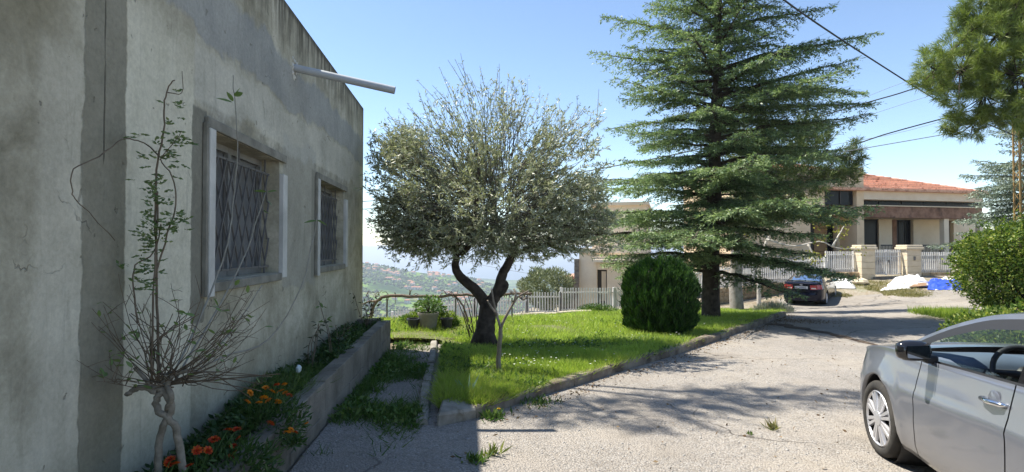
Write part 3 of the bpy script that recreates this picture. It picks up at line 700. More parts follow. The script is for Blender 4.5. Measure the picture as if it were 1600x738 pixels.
# weeds along the kerb foot and the single tufts on the driveway
def tuft(name, label, p, n, h, spread, mat, wd=.012, cat_='weed'):
    t = thing(name, label, cat_, p)
    b = np.tile(np.array(p), (n, 1))+np.concatenate([rng.normal(0, spread*.25, (n, 2)), np.full((n, 1), .004)], 1)
    d = np.concatenate([rng.normal(0, .75, (n, 2)), np.ones((n, 1))], 1)
    V, Fq = leaf_quads(b, d, rng.uniform(.4, 1, n)*h, wd*rng.uniform(.7, 1.3, n))
    mkn('leaves', V, Fq, mat, t); return t
tuft('grass_tuft', 'lone tuft of half dry grass growing in the middle of the driveway', G(1208, 672), 46, .13, .09, leafmat('dry_tuft', (.10, .13, .03), (.22, .2, .07), (.32, .25, .12)))
tuft('grass_tuft', 'very small pale weed on the driveway left of the dry tuft', G(1172, 680), 16, .05, .05, M_gr2)
tuft('driveway_weed', 'light green weed at the house shadow edge on the driveway', G(770, 712), 26, .13, .12, leafmat('pale_weed', (.15, .2, .04), (.28, .3, .08)), .022)
tuft('driveway_weed', 'dark low weed patch in the shaded gravel near the bottom edge', G(745, 722), 70, .10, .16, M_gr2, .018)
tuft('driveway_weed', 'bushy weed at the kerb foot beside the broken block', G(770, 655), 90, .13, .25, M_gr2, .02)
tuft('driveway_weed', 'grass clump growing at the kerb foot further along', G(840, 632), 130, .12, .45, M_gr2, .014)
t = tuft('leek_plant', 'pale blue green leafy plant standing behind the broken kerb block', G(735, 622, .06), 13, .34, .05, leafmat('leek', (.22, .36, .24), (.32, .46, .32)), .026, 'plant')
for (px, py, lb) in ((700, 633, 'single yellow dandelion behind the broken kerb block'), (778, 651, 'yellow dandelion at the foot of the lawn kerb')):
    p = G(px, py, .02); t = thing('dandelion', lb, 'flower', p)
    MB().tube([p, p+Vector((.01, 0, .07))], .002, 4).obj('stem', M_gr2, t)
    pr = []
    for k in range(14): pr.append(leaf_quads(np.array([p+Vector((.01, 0, .07))]), np.array([[math.cos(k*.9), math.sin(k*.9), .3+.4*(k % 2)]]), .022, .01))
    mkn('petals', *cat(pr), M_yel, t)

# ------------------------------------------------------------------ trees: tools
M_bark = pm('dark_bark', (.035, .026, .02), (.09, .07, .055), 9, .95, .02, 16, space='World')
M_barkg = pm('grey_bark', (.22, .19, .165), (.34, .31, .28), 7, .95, .01, 18, space='World')
def limb(m, pts, r0, r1, n=8, wob=.0):
    pts = [Vector(p) for p in pts]; q = [pts[0]]
    for i in range(len(pts)-1):
        p0 = pts[max(i-1, 0)]; p1, p2 = pts[i], pts[i+1]; p3 = pts[min(i+2, len(pts)-1)]
        for k in range(1, 5):
            t = k/4; q.append(.5*((2*p1)+(p2-p0)*t+(2*p0-5*p1+4*p2-p3)*t*t+(3*p1-p0-3*p2+p3)*t**3)+Vector([random.uniform(-wob, wob) for _ in range(3)]))
    k = len(q); m.tube(q, [r0+(r1-r0)*(i/(k-1))**.8*(1+0*i) for i in range(k)], n); return q
# ---- olive
OY = 9.6; ob = G(757, 541, .06)
olive = thing('olive_tree', 'old silvery olive tree with dark forked trunk on the lawn', 'tree', ob)
m = MB()
def O(px, py, dy=0): return P(px, py, ob.y+dy)
tp = [ob+Vector((.0, 0, -.15)), O(756, 525), O(761, 500), O(764, 468)]
for k, (r0, r1) in enumerate(((.26, .15),)):
    limb(m, tp, .20, .135, 14, .012)
for (px, dy) in ((738, -.06), (775, -.12), (745, .15), (772, .15)):
    limb(m, [P(px, 548, ob.y+dy)+Vector((0, 0, -.05)), O((px+757)/2, 528, dy*.4), O(759, 505)], .10, .09, 8, .01)
la_ = limb(m, [O(760, 478), O(745, 455), O(722, 435), O(712, 418), O(712, 398), O(700, 360, .2), O(680, 300, .3)], .105, .04, 10, .008)
lb_ = limb(m, [O(765, 476), O(778, 455), O(785, 430), O(795, 410), O(803, 392), O(822, 350, -.2), O(840, 300, -.3)], .11, .04, 10, .008)
limb(m, [O(778, 462), O(790, 448), O(786, 440)], .07, .05, 8, .006)
limb(m, [la_[16], O(735, 380, -.3), O(745, 300, -.6), O(750, 240, -.6)], .06, .02, 7, .01)
limb(m, [lb_[16], O(780, 370, .4), O(770, 300, .8), O(760, 220, .7)], .06, .02, 7, .01)
limb(m, [lb_[15], O(850, 385, .2), O(900, 370, .3), O(950, 365, .2)], .055, .02, 7, .01)
limb(m, [la_[17], O(670, 370, -.3), O(640, 340, -.5), O(615, 300, -.4)], .05, .02, 7, .01)
m.obj('trunk', M_bark, olive, smooth=True)
# crown of twigs inside a lumpy volume traced as several lobes (px, py, depth, rx, ry)
lob = [(690, 330, 0, 95, 70, 1), (640, 345, 0, 52, 48, 1), (665, 372, -.2, 60, 36, 1), (620, 240, 0, 42, 40, .6), (790, 320, -.3, 100, 80, 1), (870, 335, .2, 80, 70, 1), (700, 250, .2, 90, 70, .7), (790, 240, 0, 100, 75, .7), (880, 270, -.2, 62, 85, .7), (640, 290, -.2, 60, 90, .8),
       (740, 185, .2, 85, 50, .5), (640, 225, .3, 48, 38, .5), (830, 190, .2, 60, 35, .45), (915, 200, 0, 22, 40, .35), (935, 360, .4, 42, 42, .5), (730, 370, -.3, 80, 40, .9), (830, 370, .3, 80, 38, .9), (800, 160, 0, 30, 30, .3), (915, 330, .2, 34, 56, .6)]
tips = []; k_ = ob.y/F
for (px, py, dy, rx, ry, dn) in lob:
    n = int(285*dn*(rx*ry/6000)**.75)
    v = rdir(n)*(rng.uniform(.25, 1, n)**.4)[:, None]
    c = np.array(O(px, py, dy)); tips.append(c+v*np.array([rx*k_, max(rx, ry)*k_*.95, ry*k_]))
tips = np.concatenate(tips); n = len(tips)
cen = np.array(O(765, 330)); dirs = unit(unit(tips-cen)+np.array([0, 0, .25])+rng.normal(0, .45, (n, 3)))
Ltw = rng.uniform(.22, .5, n); hi = tips[:, 2] > O(700, 215).z; Ltw[hi] *= .95
base = tips-dirs*Ltw[:, None]*.5; end = tips+dirs*Ltw[:, None]*.5
midt = (base+end)/2+rng.normal(0, .035, base.shape)
parts = [sticks(base, midt, .0035, .0025), sticks(midt, end, .0025, .001)]
inner = cen+(base-cen)*.55+rng.normal(0, .12, base.shape); inner[:, 2] -= .1
pick = rng.uniform(0, 1, n) < .3; parts.append(sticks(inner[pick], base[pick], .009, .004))
# bare shoots at the top left
tb = []
for (px, py, px2, py2) in ((735, 215, 690, 112), (745, 200, 722, 105), (720, 210, 672, 140), (760, 190, 752, 118), (700, 230, 655, 165), (790, 200, 805, 150), (770, 200, 775, 118), (650, 250, 605, 195), (690, 215, 640, 180), (900, 220, 925, 150), (880, 200, 905, 160)):
    a, b = np.array(O(px, py, .1)), np.array(O(px2, py2, .15))
    for j in range(3):
        a_ = a+rng.normal(0, .06, 3); b_ = b+rng.normal(0, .2, 3); m_ = (a_+b_)/2+rng.normal(0, .07, 3); tb += [(a_, m_), (m_, b_)]
tb = np.array(tb); parts.append(sticks(tb[:, 0], tb[:, 1], .0055, .003))
mkn('twigs', *cat(parts), pm('olive_twig', (.10, .085, .07), (.17, .15, .125), 9), olive)
M_ol = leafmat('olive_leaf', (.20, .22, .12), (.40, .42, .28), (.66, .65, .52), trans=.25, rough=.42, spec=.5, patch=1.6)
per = 27; tt = rng.uniform(0, 1.05, (n, per, 1)); B = base[:, None]+(end-base)[:, None]*tt
D = unit(dirs[:, None]+rng.normal(0, .75, (n, per, 3))); sel = rng.uniform(0, 1, (n, per)) < np.where(hi, .42, 1)[:, None]
V, Fq = leaf_quads(B[sel], D[sel], rng.uniform(.055, .10, sel.sum()), rng.uniform(.014, .024, sel.sum()))
q0 = tb[:, 0][:, None]+(tb[:, 1]-tb[:, 0])[:, None]*rng.uniform(.25, 1, (len(tb), 10, 1))
parts = [(V, Fq), leaf_quads(q0.reshape(-1, 3), rdir(len(tb)*10)+[0, 0, .8], .05, .013)]
tag(mkn('crown', *cat(parts), M_ol, olive), kind='stuff')

# ---- cedar and other layered conifers
M_ced = leafmat('cedar_needles', (.10, .165, .085), (.21, .29, .135), (.38, .46, .22), trans=.3, rough=.5, spec=.4, patch=.8)
M_blu = leafmat('blue_cedar_needles', (.15, .20, .16), (.28, .35, .28), (.38, .43, .35), trans=.12, rough=.5, patch=.8)
def conifer(name, label, base, top, z0, z1, rad, mat, nb, tuftL=.11, skip=None, trunk_r=.28, up=.12, droop=.10, fill=1.0, dens=1.0, lean=(0, 0), extra=()):
    """layered conifer: rad(f) gives branch length for f 0..1 from z0 to z1"""
    t = thing(name, label, 'tree', base); b = Vector(base); m = MB()
    tr = [b+Vector((lean[0]*f+random.uniform(-.05, .05), lean[1]*f+random.uniform(-.05, .05), -.2+(top+.2)*f)) for f in np.linspace(0, 1, 9)]
    limb(m, tr, trunk_r, .02, 10, .015)
    TP, TD, TL = [], [], []; SA, SB = [], []
    lvl = 0
    for i in range(nb+len(extra)):
        f = (i+random.uniform(-.6, .6))/nb; f = min(max(f, 0), 1); z = z0+(z1-z0)*f
        az = i*2.39996+random.uniform(-.35, .35); L_ = float(rad(f))*random.choice([.55, .75, .95, 1, 1.1, 1.2])*(.95+.22*float(fbm(np.array(math.cos(az)*2+z*.9), np.array(math.sin(az)*2-z*.5), 1.0, 2)))
        if i >= nb: z, az, L_ = extra[i-nb]; az = R(az); f = z/top
        if skip and i < nb and skip(f, az): continue
        fz = (z+.2)/(top+.2); o = b+Vector((lean[0]*fz, lean[1]*fz, z)); h = Vector((math.cos(az), math.sin(az), 0)); pitch = up*random.uniform(.3, 1.8)+.55*f*f
        ns = max(5, int(L_/.125)); pts = []
        for k in range(ns+1):
            s = k/ns; pts.append(o+h*(L_*s)+Vector((0, 0, L_*(pitch*s-droop*1.7*s*s+.12*s**4)))+Vector((random.uniform(-1, 1)*.03, random.uniform(-1, 1)*.03, random.uniform(-1, 1)*.03)))
        m.tube(pts[::2]+([pts[-1]] if ns % 2 else []), [max(.006, .022*L_*(1-j*2/(ns+1))**1.1) for j in range(len(pts[::2])+(ns % 2))], 4)
        side = h.cross(Vector((0, 0, 1)))
        for k in range(1, ns+1):
            s = k/ns
            if s < .16: continue
            for sg in (1, -1):
                for rep in range(1):
                    sl = (L_*.34*(1-s)**.7+.14)*random.uniform(.6, 1.2)*(min(1, s*3))
                    d = (h*random.uniform(.45, 1.0)+side*sg*random.uniform(.6, 1)+Vector((0, 0, random.uniform(-.20, .10)))).normalized()
                    p = pts[k]+(pts[k-1]-pts[k])*random.random()
                    SA.append(p); SB.append(p+d*sl)
    t_ = mkn  # keep name short
    mo = m.obj('trunk', M_bark, t, smooth=True)
    A_ = np.array([tuple(v) for v in SA]); B_ = np.array([tuple(v) for v in SB]); L2 = np.linalg.norm(B_-A_, axis=1)
    # flat fans: every side twig carries small twigs left and right, needles sit on those
    dd0 = unit(B_-A_); c3 = np.maximum(2, (L2/.062*fill).astype(int)); i3 = np.repeat(np.arange(len(A_)), c3); u3 = rng.uniform(.08, 1, len(i3))[:, None]
    p3 = A_[i3]+(B_-A_)[i3]*u3; p3[:, 2] -= u3[:, 0]**2*L2[i3]*.22
    s3 = np.cross(dd0[i3], [0, 0, 1.])*rng.choice([-1, 1], len(i3))[:, None]; d3 = unit(dd0[i3]*.8+s3*rng.uniform(.3, 1.1, (len(i3), 1))+np.stack([0*u3[:, 0], 0*u3[:, 0], rng.uniform(-.45, .05, len(i3))], 1))
    l3 = (.05+.30*L2[i3]*(1.05-u3[:, 0]))*rng.uniform(.7, 1.2, len(i3)); A0_, B0_ = A_, B_
    A_ = np.concatenate([A_, p3]); B_ = np.concatenate([B_, p3+d3*l3[:, None]]); L2 = np.linalg.norm(B_-A_, axis=1)
    cnt = np.maximum(2, (L2/.05*fill).astype(int)); idx = np.repeat(np.arange(len(A_)), cnt)
    u_ = rng.uniform(.05, 1.08, len(idx))[:, None]; dd_ = unit(B_-A_)[idx]
    p = A_[idx]+(B_-A_)[idx]*u_+rng.normal(0, .012, (len(idx), 3))
    p[:, 2] -= np.where(idx < len(A0_), u_[:, 0]**2*L2[idx]*.22, 0); print(name, len(p))
    d = unit(dd_*1.0+rng.normal(0, .6, p.shape)*[1, 1, .7])
    nr = np.tile([0, 0, 1.], (len(p), 1))+rng.normal(0, .45, p.shape)
    V, Fq = leaf_quads(p, d, tuftL*rng.uniform(.6, 1.3, len(p)), tuftL*.34*rng.uniform(.6, 1.3, len(p)), nr)
    mkn('twigs', *sticks(A0_, B0_, .006, .002), M_bark, t)
    tag(mkn('crown', V, Fq, mat, t), kind='stuff'); return t
cb = G(1110, 497, .06)
rc = sp([0, .1, .25, .45, .65, .85, 1], [3.3, 3.6, 3.4, 2.7, 1.9, 1.2, .3])
conifer('cedar_tree', 'tall dark green cedar with layered branches beside the driveway kerb', cb, 14.0, 1.15, 13.8, rc, M_ced, 225, .09, trunk_r=.27, lean=(.55, .2), up=.18, droop=.18, fill=1.25, skip=lambda f, az: f < .13 and math.cos(az+.25) > .72, extra=[(2.5, -116, 4.5), (2.2, -134, 4.1), (1.9, -100, 3.5), (2.0, -72, 3.4), (1.7, -48, 3.4), (3.0, -84, 4.2), (3.3, -98, 4.0), (2.9, -20, 3.4), (2.8, -5, 3.2), (2.7, -150, 4.0), (5.6, -8, 4.2), (6.2, 2, 4.3), (6.9, -12, 4.0), (7.6, 178, 3.3), (6.8, 186, 3.6)])
print('cedar', cb, 'olive', ob)

# strip of dark soil washed across the driveway from the end of the kerb
ds = lerpoly([G(1212, 507), G(1250, 514), G(1300, 523), G(1340, 533), G(1374, 542)], 60); dr = np.gradient(ds, axis=0); dr[:, 2] = 0; dr = unit(dr); no = np.stack([-dr[:, 1], dr[:, 0], 0*dr[:, 0]], 1)
ww_ = np.linspace(.26, .04, 60)*(1+.35*np.sin(np.linspace(0, 31, 60)))
rows_ = []
for s_k in (-1, -.5, 0, .5, 1):
    q_ = ds+no*(ww_*s_k)[:, None]; q_[:, 2] = gza(q_[:, 0], q_[:, 1])+.012+.02*(1-abs(s_k)); rows_.append(q_)
tag(loft('dirt_strip', rows_, pm('damp_soil', (.05, .036, .028), (.10, .075, .055), 9, .95, .02, 30, space='World')), kind='structure')
# ---- long needled pines
M_pin = leafmat('pine_needles', (.11, .16, .035), (.21, .27, .065), (.31, .35, .10), trans=.3, rough=.5, patch=.9)
def pine(name, label, base, lobes, mat, trunk_pts, r0=.22, per=26, clump=.30, needle=.17, wd=.012, group=None, bark=None, nf=1.0):
    t = thing(name, label, 'tree', base, group=group); m = MB(); limb(m, trunk_pts, r0, r0*.35, 9, .02)
    C_ = []; 
    for (c, r, n) in lobes:
        n = int(n*nf)
        v = rdir(n)*(rng.uniform(.15, 1, n)**.45)[:, None]; C_.append(np.array(c)+v*np.array(r))
        tpv = trunk_pts[-1]; a = Vector(trunk_pts[len(trunk_pts)//2]).lerp(Vector(trunk_pts[-1]), random.uniform(.2, 1))
        mid = (a+Vector(c))/2+Vector((random.uniform(-.2, .2), random.uniform(-.2, .2), -.2)); limb(m, [a, mid, Vector(c)], r0*.3, .025, 6, .02)
        cl = C_[-1]
        for j in range(0, n, 4):
            e = Vector(cl[j]); m.tube([Vector(c).lerp(e, .1), Vector(c).lerp(e, .6)+Vector((0, 0, -.08)), e], [.02, .012, .005], 4)
    m.obj('trunk', bark or M_bark, t, smooth=True); C_ = np.concatenate(C_); n = len(C_)
    # each clump: a shoot with needles radiating forwards
    ctr = np.mean(C_, 0); sd = unit(unit(C_-ctr)*.7+np.array([0, 0, .55])+rng.normal(0, .4, (n, 3)))
    u_ = rng.uniform(-.6, .6, (n, per, 1)); p = C_[:, None]+sd[:, None]*u_*clump
    d = unit(sd[:, None]*.75+rng.normal(0, .6, (n, per, 3)))
    V, Fq = leaf_quads(p.reshape(-1, 3), d.reshape(-1, 3), needle*rng.uniform(.7, 1.2, n*per), wd*rng.uniform(.7, 1.3, n*per))
    tag(mkn('crown', V, Fq, mat, t), kind='stuff'); return t
# big pine at the right edge
pb = at(1690, 15.5); PY = 15.5
def lp(px, py, dy, rx, ry, n, Y=PY): k = Y/F; return (P(px, py, Y+dy), (rx*k, rx*k*.9, ry*k), n)
pine('pine_tree', 'big bright green pine leaning in from the right edge above the hedge', pb,
     [lp(1560, 60, 0, 62, 75, 230), lp(1500, 110, .3, 55, 60, 190), lp(1460, 110, -.2, 32, 40, 70), lp(1540, 150, .2, 58, 48, 180), lp(1590, 120, -.5, 60, 75, 210), lp(1600, 20, .4, 55, 70, 190), lp(1530, 30, .3, 40, 40, 90), lp(1620, 170, 0, 50, 45, 120), lp(1520, 195, .6, 45, 22, 60), lp(1570, 0, .2, 50, 50, 120), lp(1640, 60, 1, 80, 100, 240), lp(1700, 80, 0, 80, 110, 160)],
     M_pin, nf=.5, trunk_pts=[pb+Vector((0, 0, -.2)), P(1690, 330, PY), P(1680, 230, PY), P(1650, 150, PY), P(1600, 60, PY), P(1590, -60, PY)], r0=.24, per=95, clump=.22, needle=.25, wd=.013)
# pine behind the cedar, right side
PB2 = 21.0; pb2 = at(1150, PB2)
def l2(px, py, rx, ry, n, dy=0): k = PB2/F; return (P(px, py, PB2+dy), (rx*k, rx*k, ry*k), n)
pine('pine_tree', 'pine with pale grey trunk half hidden behind the cedar', pb2,
     [l2(1220, 235, 60, 45, 150), l2(1270, 210, 32, 40, 70), l2(1200, 290, 60, 40, 130), l2(1290, 265, 36, 22, 60), l2(1328, 245, 18, 28, 40), l2(1160, 220, 60, 60, 130), l2(1250, 290, 50, 30, 70), l2(1150, 310, 60, 30, 70), l2(1320, 275, 25, 14, 30)],
     leafmat('pine_needles_dark', (.07, .11, .035), (.14, .19, .055), (.21, .25, .08), trans=.15), [pb2+Vector((0, 0, -.2)), P(1150, 420, PB2), P(1155, 360, PB2), P(1170, 290, PB2), P(1190, 220, PB2)], .28, per=38, clump=.34, needle=.26, wd=.022, bark=M_barkg)
# tree standing behind the grey house; its upper crown throws the dappled shade on the driveway
pb3 = WL(-6.2, 11.6, 0); pb3.z = gz(pb3.x, pb3.y)
pine('pine_tree', 'tall thin crowned pine behind the grey house above the roof', pb3,
     [((-2.9, 7.5, 7.9), (1.3, .65, .45), 64), ((-1.2, 8.3, 8.4), (1.5, .6, .4), 60), ((-3.7, 7.5, 7.3), (.8, .6, .4), 30), ((-2.0, 8.0, 8.2), (.9, .5, .4), 40)],
     M_pin, [pb3+Vector((0, 0, -.2)), pb3+Vector((.1, 0, 3)), pb3+Vector((.5, -.4, 5.2)), pb3+Vector((1.2, -1.2, 6.6)), pb3+Vector((2.4, -2.4, 7.2))], .2, per=42, clump=.34, needle=.22, wd=.013)
# blue cedar at the right
bb = at(1640, 22)
conifer('blue_cedar', 'blue grey cedar with flat drooping branches behind the yellow pylon', bb, 8.5, .9, 8.3, sp([0, .3, .7, 1], [3.0, 2.9, 2.0, .3]), M_blu, 150, .12, trunk_r=.2, up=.1, droop=.16, fill=1.0)

# ---- clipped bush, hedge, olive bush, lavender
def shell_bush(name, label, cat_, base, fn, n, mat, L_, wd, upb=.6, core=None, nrm_jit=.6):
    """fn(n) -> points, outward normals on a lumpy surface"""
    t = thing(name, label, cat_, base); p, o = fn(n)
    d = unit(o*.55+np.array([0, 0, upb])+rng.normal(0, nrm_jit, p.shape))
    V, Fq = leaf_quads(p, d, L_*rng.uniform(.6, 1.3, len(p)), wd*rng.uniform(.6, 1.3, len(p)))
    if cat_ in ('bush', 'hedge') and n > 12000:
        j = rng.integers(0, len(p), len(p)//28); V2, F2 = leaf_quads(p[j]+o[j]*rng.uniform(0, .05, (len(j), 1)), unit(o[j]+[0, 0, upb*.8]+rng.normal(0, .25, (len(j), 3))), L_*rng.uniform(1.3, 2.4, len(j)), wd*.6); V, Fq = cat([(V, Fq), (V2, F2)])
    tag(mkn('foliage', V, Fq, mat, t), kind='stuff')
    if core: core(t)
    return t
M_cyp = leafmat('clipped_cypress', (.010, .034, .008), (.032, .092, .013), (.085, .18, .024), trans=.15, rough=.6, patch=2.5)
M_core = plainmat('shaded_bush_core', (.03, .028, .018), 1)  # near-black hull, painted to stand for the shade inside the clipped bush
cy = G(1030, 519, .06); cyr = sp([0, .12, .35, .6, .85, 1], [.56, .69, .73, .72, .60, .24]); CH = 1.40
def cyf(n):
    f = rng.uniform(0, 1, n)**.9; a = rng.uniform(0, 6.283, n); pl = np.clip(.5+.75*np.sin(a*16+np.sin(f*9+a*2)*1.4)*np.sin(f*17+a*5+np.sin(a*9)*1.5), 0, 1)
    r_ = np.array([float(cyr(x)) for x in f])*(.78+.26*pl+.05*np.sin(a*3+f*4))+rng.normal(0, .018, n); out = np.stack([np.cos(a), np.sin(a), (f-.55)*.9], 1)
    return np.array(cy)+np.stack([r_*np.cos(a), r_*np.sin(a), f*CH*(1+.05*np.sin(a*7+1)+.03*np.sin(a*13))+rng.exponential(.012, n)], 1), out
def cyc(t):
    m = MB(); m.lathe([(float(cyr(f))*.74, f*CH*.94) for f in np.linspace(0, 1, 14)], 20, cy); m.tube([cy+Vector((0, 0, -.1)), cy+Vector((0, 0, 1))], .08, 8); m.obj('branches', M_core, t)
shell_bush('clipped_cypress', 'dense rounded clipped cypress bush in front of the cedar', 'bush', cy, cyf, 42000, M_cyp, .075, .024, 1.7, cyc, .30)
M_hed = leafmat('hedge_leaf', (.05, .10, .018), (.14, .22, .035), (.38, .40, .09), trans=.4, rough=.45, patch=1.2)
hc = [(P(1548, 425, 15), .85, .95), (P(1580, 420, 14.4), 1.0, 1.15), (P(1625, 420, 14.0), 1.2, 1.25), (P(1680, 425, 13.6), 1.3, 1.3), (P(1538, 400, 15.2), .55, .6), (P(1600, 392, 14.3), .8, .75)]
hb = at(1580, 14.6)
def hf(n):
    ps, os = [], []
    for c, r_, h_ in hc:
        k = n//len(hc); v = rdir(k); rad = (.72+.28*rng.uniform(0, 1, k)**.5)*(1+.16*np.sin(v[:, 0]*7+v[:, 2]*5)*np.sin(v[:, 1]*6)+.10*np.sin(v[:, 2]*13+v[:, 0]*9))+rng.exponential(.05, k)
        ps.append(np.array(c)+v*rad[:, None]*[r_, r_, h_]); os.append(v)
    p = np.concatenate(ps); o = np.concatenate(os); g = gza(p[:, 0], p[:, 1]); ok = p[:, 2] > g+.12; return p[ok], o[ok]
def hcore(t):
    m = MB()
    for c, r_, h_ in hc:
        g = Vector((c.x, c.y, gz(c.x, c.y)))
        for k in range(9):
            v = Vector((random.uniform(-1, 1)*.6*r_, random.uniform(-1, 1)*.6*r_, random.uniform(.1, .7)*h_)); m.tube([g+v*.1+Vector((0, 0, -.05)), (g+c)/2+v*.4, c+v], [.03, .02, .006], 5)
    m.obj('branches', M_bark, t, smooth=True)
shell_bush('hedge', 'tall leafy green hedge at the right edge behind the grey car', 'hedge', hb, hf, 30000, M_hed, .085, .05, .2, hcore, .9)
M_olf = leafmat('far_olive_leaf', (.13, .16, .08), (.22, .25, .13), (.30, .32, .2), trans=.15, patch=.8)
ob2 = P(853, 470, 27); ob2.z = ob2.z
def o2(n):
    v = rdir(n); r_ = (.5+.5*rng.uniform(0, 1, n)**.5)*(1+.12*np.sin(v[:, 0]*6+v[:, 2]*5)); return np.array(P(853, 452, 27))+v*r_[:, None]*[1.3, 1.3, 1.05], v
def o2c(t):
    m = MB(); limb(m, [P(853, 520, 27), P(853, 470, 27), P(850, 445, 27)], .14, .05, 8, .02); m.obj('trunk', M_bark, t)
shell_bush('round_olive', 'small round olive tree standing beyond the picket fence', 'tree', P(853, 520, 27), o2, 9000, M_olf, .17, .045, .5, o2c, .7)
lv = at(1208, 20.2)
def lvf(n):
    v = rdir(n); v[:, 2] = np.abs(v[:, 2]); return np.array(lv)+v*rng.uniform(.1, .5, (n, 1))*[1.5, .9, .7], v*.8
shell_bush('lavender_bush', 'low silvery lavender bush at the end of the lawn kerb', 'bush', lv, lvf, 3500, leafmat('lavender', (.18, .22, .13), (.30, .33, .24), (.36, .33, .36), trans=.15), .17, .012, .9, None, .35)
gb_ = G(1512, 501)
def gsf(n):
    return np.array(gb_)+np.stack([rng.uniform(-.55, 1.0, n), rng.uniform(-.7, 1.5, n), np.zeros(n)], 1), np.tile([0, 0, .5], (n, 1))
shell_bush('verge_grass', 'bright green grass clump on the verge below the hedge', 'grass', gb_, gsf, 4500, M_gr, .24, .014, 1, None, .4)
wb = at(932, 18.6)
def wbf(n):
    v = rdir(n); v[:, 2] = np.abs(v[:, 2]); return np.array(wb)+v*rng.uniform(.2, 1, (n, 1))*[.75, .45, .36], v
shell_bush('low_shrub', 'low dark green shrub by the stone edging under the fence', 'bush', wb, wbf, 2600, M_gr2, .09, .03, .7, None, .6)
# ---- bare fig tree with a few young yellow leaves, right of the cedar
fb = at(1185, 24.0); fig = thing('bare_fig_tree', 'bare pale branched tree with a few yellow leaves before the villa', 'tree', fb); m = MB(); FY = 24.0
def f_(px, py, d=0): return P(px, py, FY+d)
tips_ = []
limb(m, [fb+Vector((0, 0, -.1)), f_(1186, 430), f_(1192, 400), f_(1200, 370)], .10, .07, 8, .01)
for pts in ([(1200, 372), (1225, 352), (1245, 335), (1255, 318), (1250, 300)], [(1228, 350), (1262, 342), (1285, 348), (1300, 346)], [(1200, 375), (1240, 385), (1280, 378), (1310, 388), (1345, 388)], [(1300, 386), (1312, 365), (1320, 352)], [(1195, 395), (1230, 405), (1262, 398), (1283, 405)],
            [(1198, 372), (1190, 340), (1195, 310)], [(1225, 352), (1222, 325), (1215, 305)], [(1245, 335), (1268, 325), (1280, 330)], [(1262, 382), (1270, 400), (1258, 415)], [(1192, 390), (1170, 365), (1165, 340)]):
    q_ = limb(m, [f_(x_, y_, random.uniform(-.3, .3)) for x_, y_ in pts], .05, .014, 6, .012); tips_ += [q_[-1], q_[-4], q_[len(q_)//2]]
m.obj('trunk', pm('fig_bark', (.42, .39, .34), (.55, .52, .47), 6, space='World'), fig, smooth=True)
tp_ = np.repeat(np.array([tuple(p) for p in tips_]), 16, 0)+rng.normal(0, .13, (len(tips_)*16, 3))
V, Fq = leaf_quads(tp_, rdir(len(tp_)), .12, .08); tag(mkn('young_leaves', V, Fq, leafmat('fig_leaf', (.25, .26, .05), (.42, .38, .08), trans=.4), fig), kind='stuff')
# ---- pruned sapling on the lawn
sb = G(780, 586, .06); sap = thing('sapling', 'small pruned forked sapling in front of the olive trunk', 'tree', sb); m = MB(); SY = sb.y
def s_(px, py, d=0): return P(px, py, SY+d)
limb(m, [sb+Vector((0, 0, -.08)), s_(779, 560), s_(782, 525), s_(782, 510)], .035, .024, 8, .004)
for pts in ([(782, 512), (776, 492), (771, 472), (768, 452)], [(783, 512), (793, 490), (803, 472), (812, 462), (826, 455)], [(803, 472), (806, 460), (803, 452)], [(812, 463), (818, 468), (825, 462)], [(775, 490), (766, 478), (762, 470)]):
    limb(m, [s_(x_, y_, random.uniform(-.04, .04)) for x_, y_ in pts], .020, .011, 7, .004)
m.obj('trunk', pm('sapling_bark', (.16, .13, .10), (.26, .22, .17), 12, space='World'), sap, smooth=True)
# thin dark stems beside the olive trunk
VY = ob.y+.5
vt = thing('vine_stems', 'cluster of thin dark climbing stems left of the olive trunk', 'vine', at(737, VY)); m = MB()
for pts in ([(738, 540), (728, 505), (715, 470), (705, 455)], [(742, 540), (737, 500), (728, 470), (722, 455)], [(735, 545), (733, 515), (738, 490), (732, 462)], [(748, 535), (744, 500), (746, 470)], [(738, 520), (725, 490), (728, 468)]):
    limb(m, [P(x_, y_, VY+random.uniform(-.1, .1)) for x_, y_ in pts], .013, .006, 5, .006)
m.obj('stems', M_bark, vt, smooth=True)
# ---- grape vine trained along a wire
GY = 12.6; gv = thing('grape_vine', 'gnarled leafless grape vine trained along a wire beyond the lawn', 'vine', at(580, GY)); m = MB()
def g_(px, py, d=0): return P(px, py, GY+d)
limb(m, [g_(575, 520), g_(580, 490), g_(590, 470), g_(610, 463), g_(650, 464), g_(690, 463), g_(730, 461), g_(765, 463), g_(800, 460), g_(832, 458)], .045, .026, 7, .016)
limb(m, [g_(590, 470), g_(575, 472), g_(562, 478)], .03, .012, 6, .012)
limb(m, [g_(735, 520, .1), g_(728, 490), g_(718, 470), g_(700, 458)], .028, .018, 6, .012)
for k in range(34):
    x0_ = random.uniform(572, 830); a = random.uniform(-1, 1); l_ = random.uniform(10, 26)
    limb(m, [g_(x0_, 463+random.uniform(-2, 2)), g_(x0_+a*l_*.5, 463-random.uniform(-.4, .9)*l_*.6), g_(x0_+a*l_, 463-random.uniform(-.7, .8)*l_)], .012, .005, 5, .01)
m.obj('trunk', pm('vine_bark', (.12, .085, .065), (.24, .18, .14), 12, space='World'), gv, smooth=True)
wf = thing('wire_fence', 'thin black wire fence with slim posts under the grape vine', 'fence', at(605, 13.4))
for px in (605, 712, 800):
    p = at(px, 13.5); MB().tube([p+Vector((0, 0, -.1)), p+Vector((0, 0, .62))], .02, 8).obj('post', M_iron, wf)
for h in (.55, .3, .05):
    MB().tube([at(px, 13.5)+Vector((0, 0, h)) for px in (560, 605, 712, 800)], .004, 4).obj('wire', M_iron, wf)
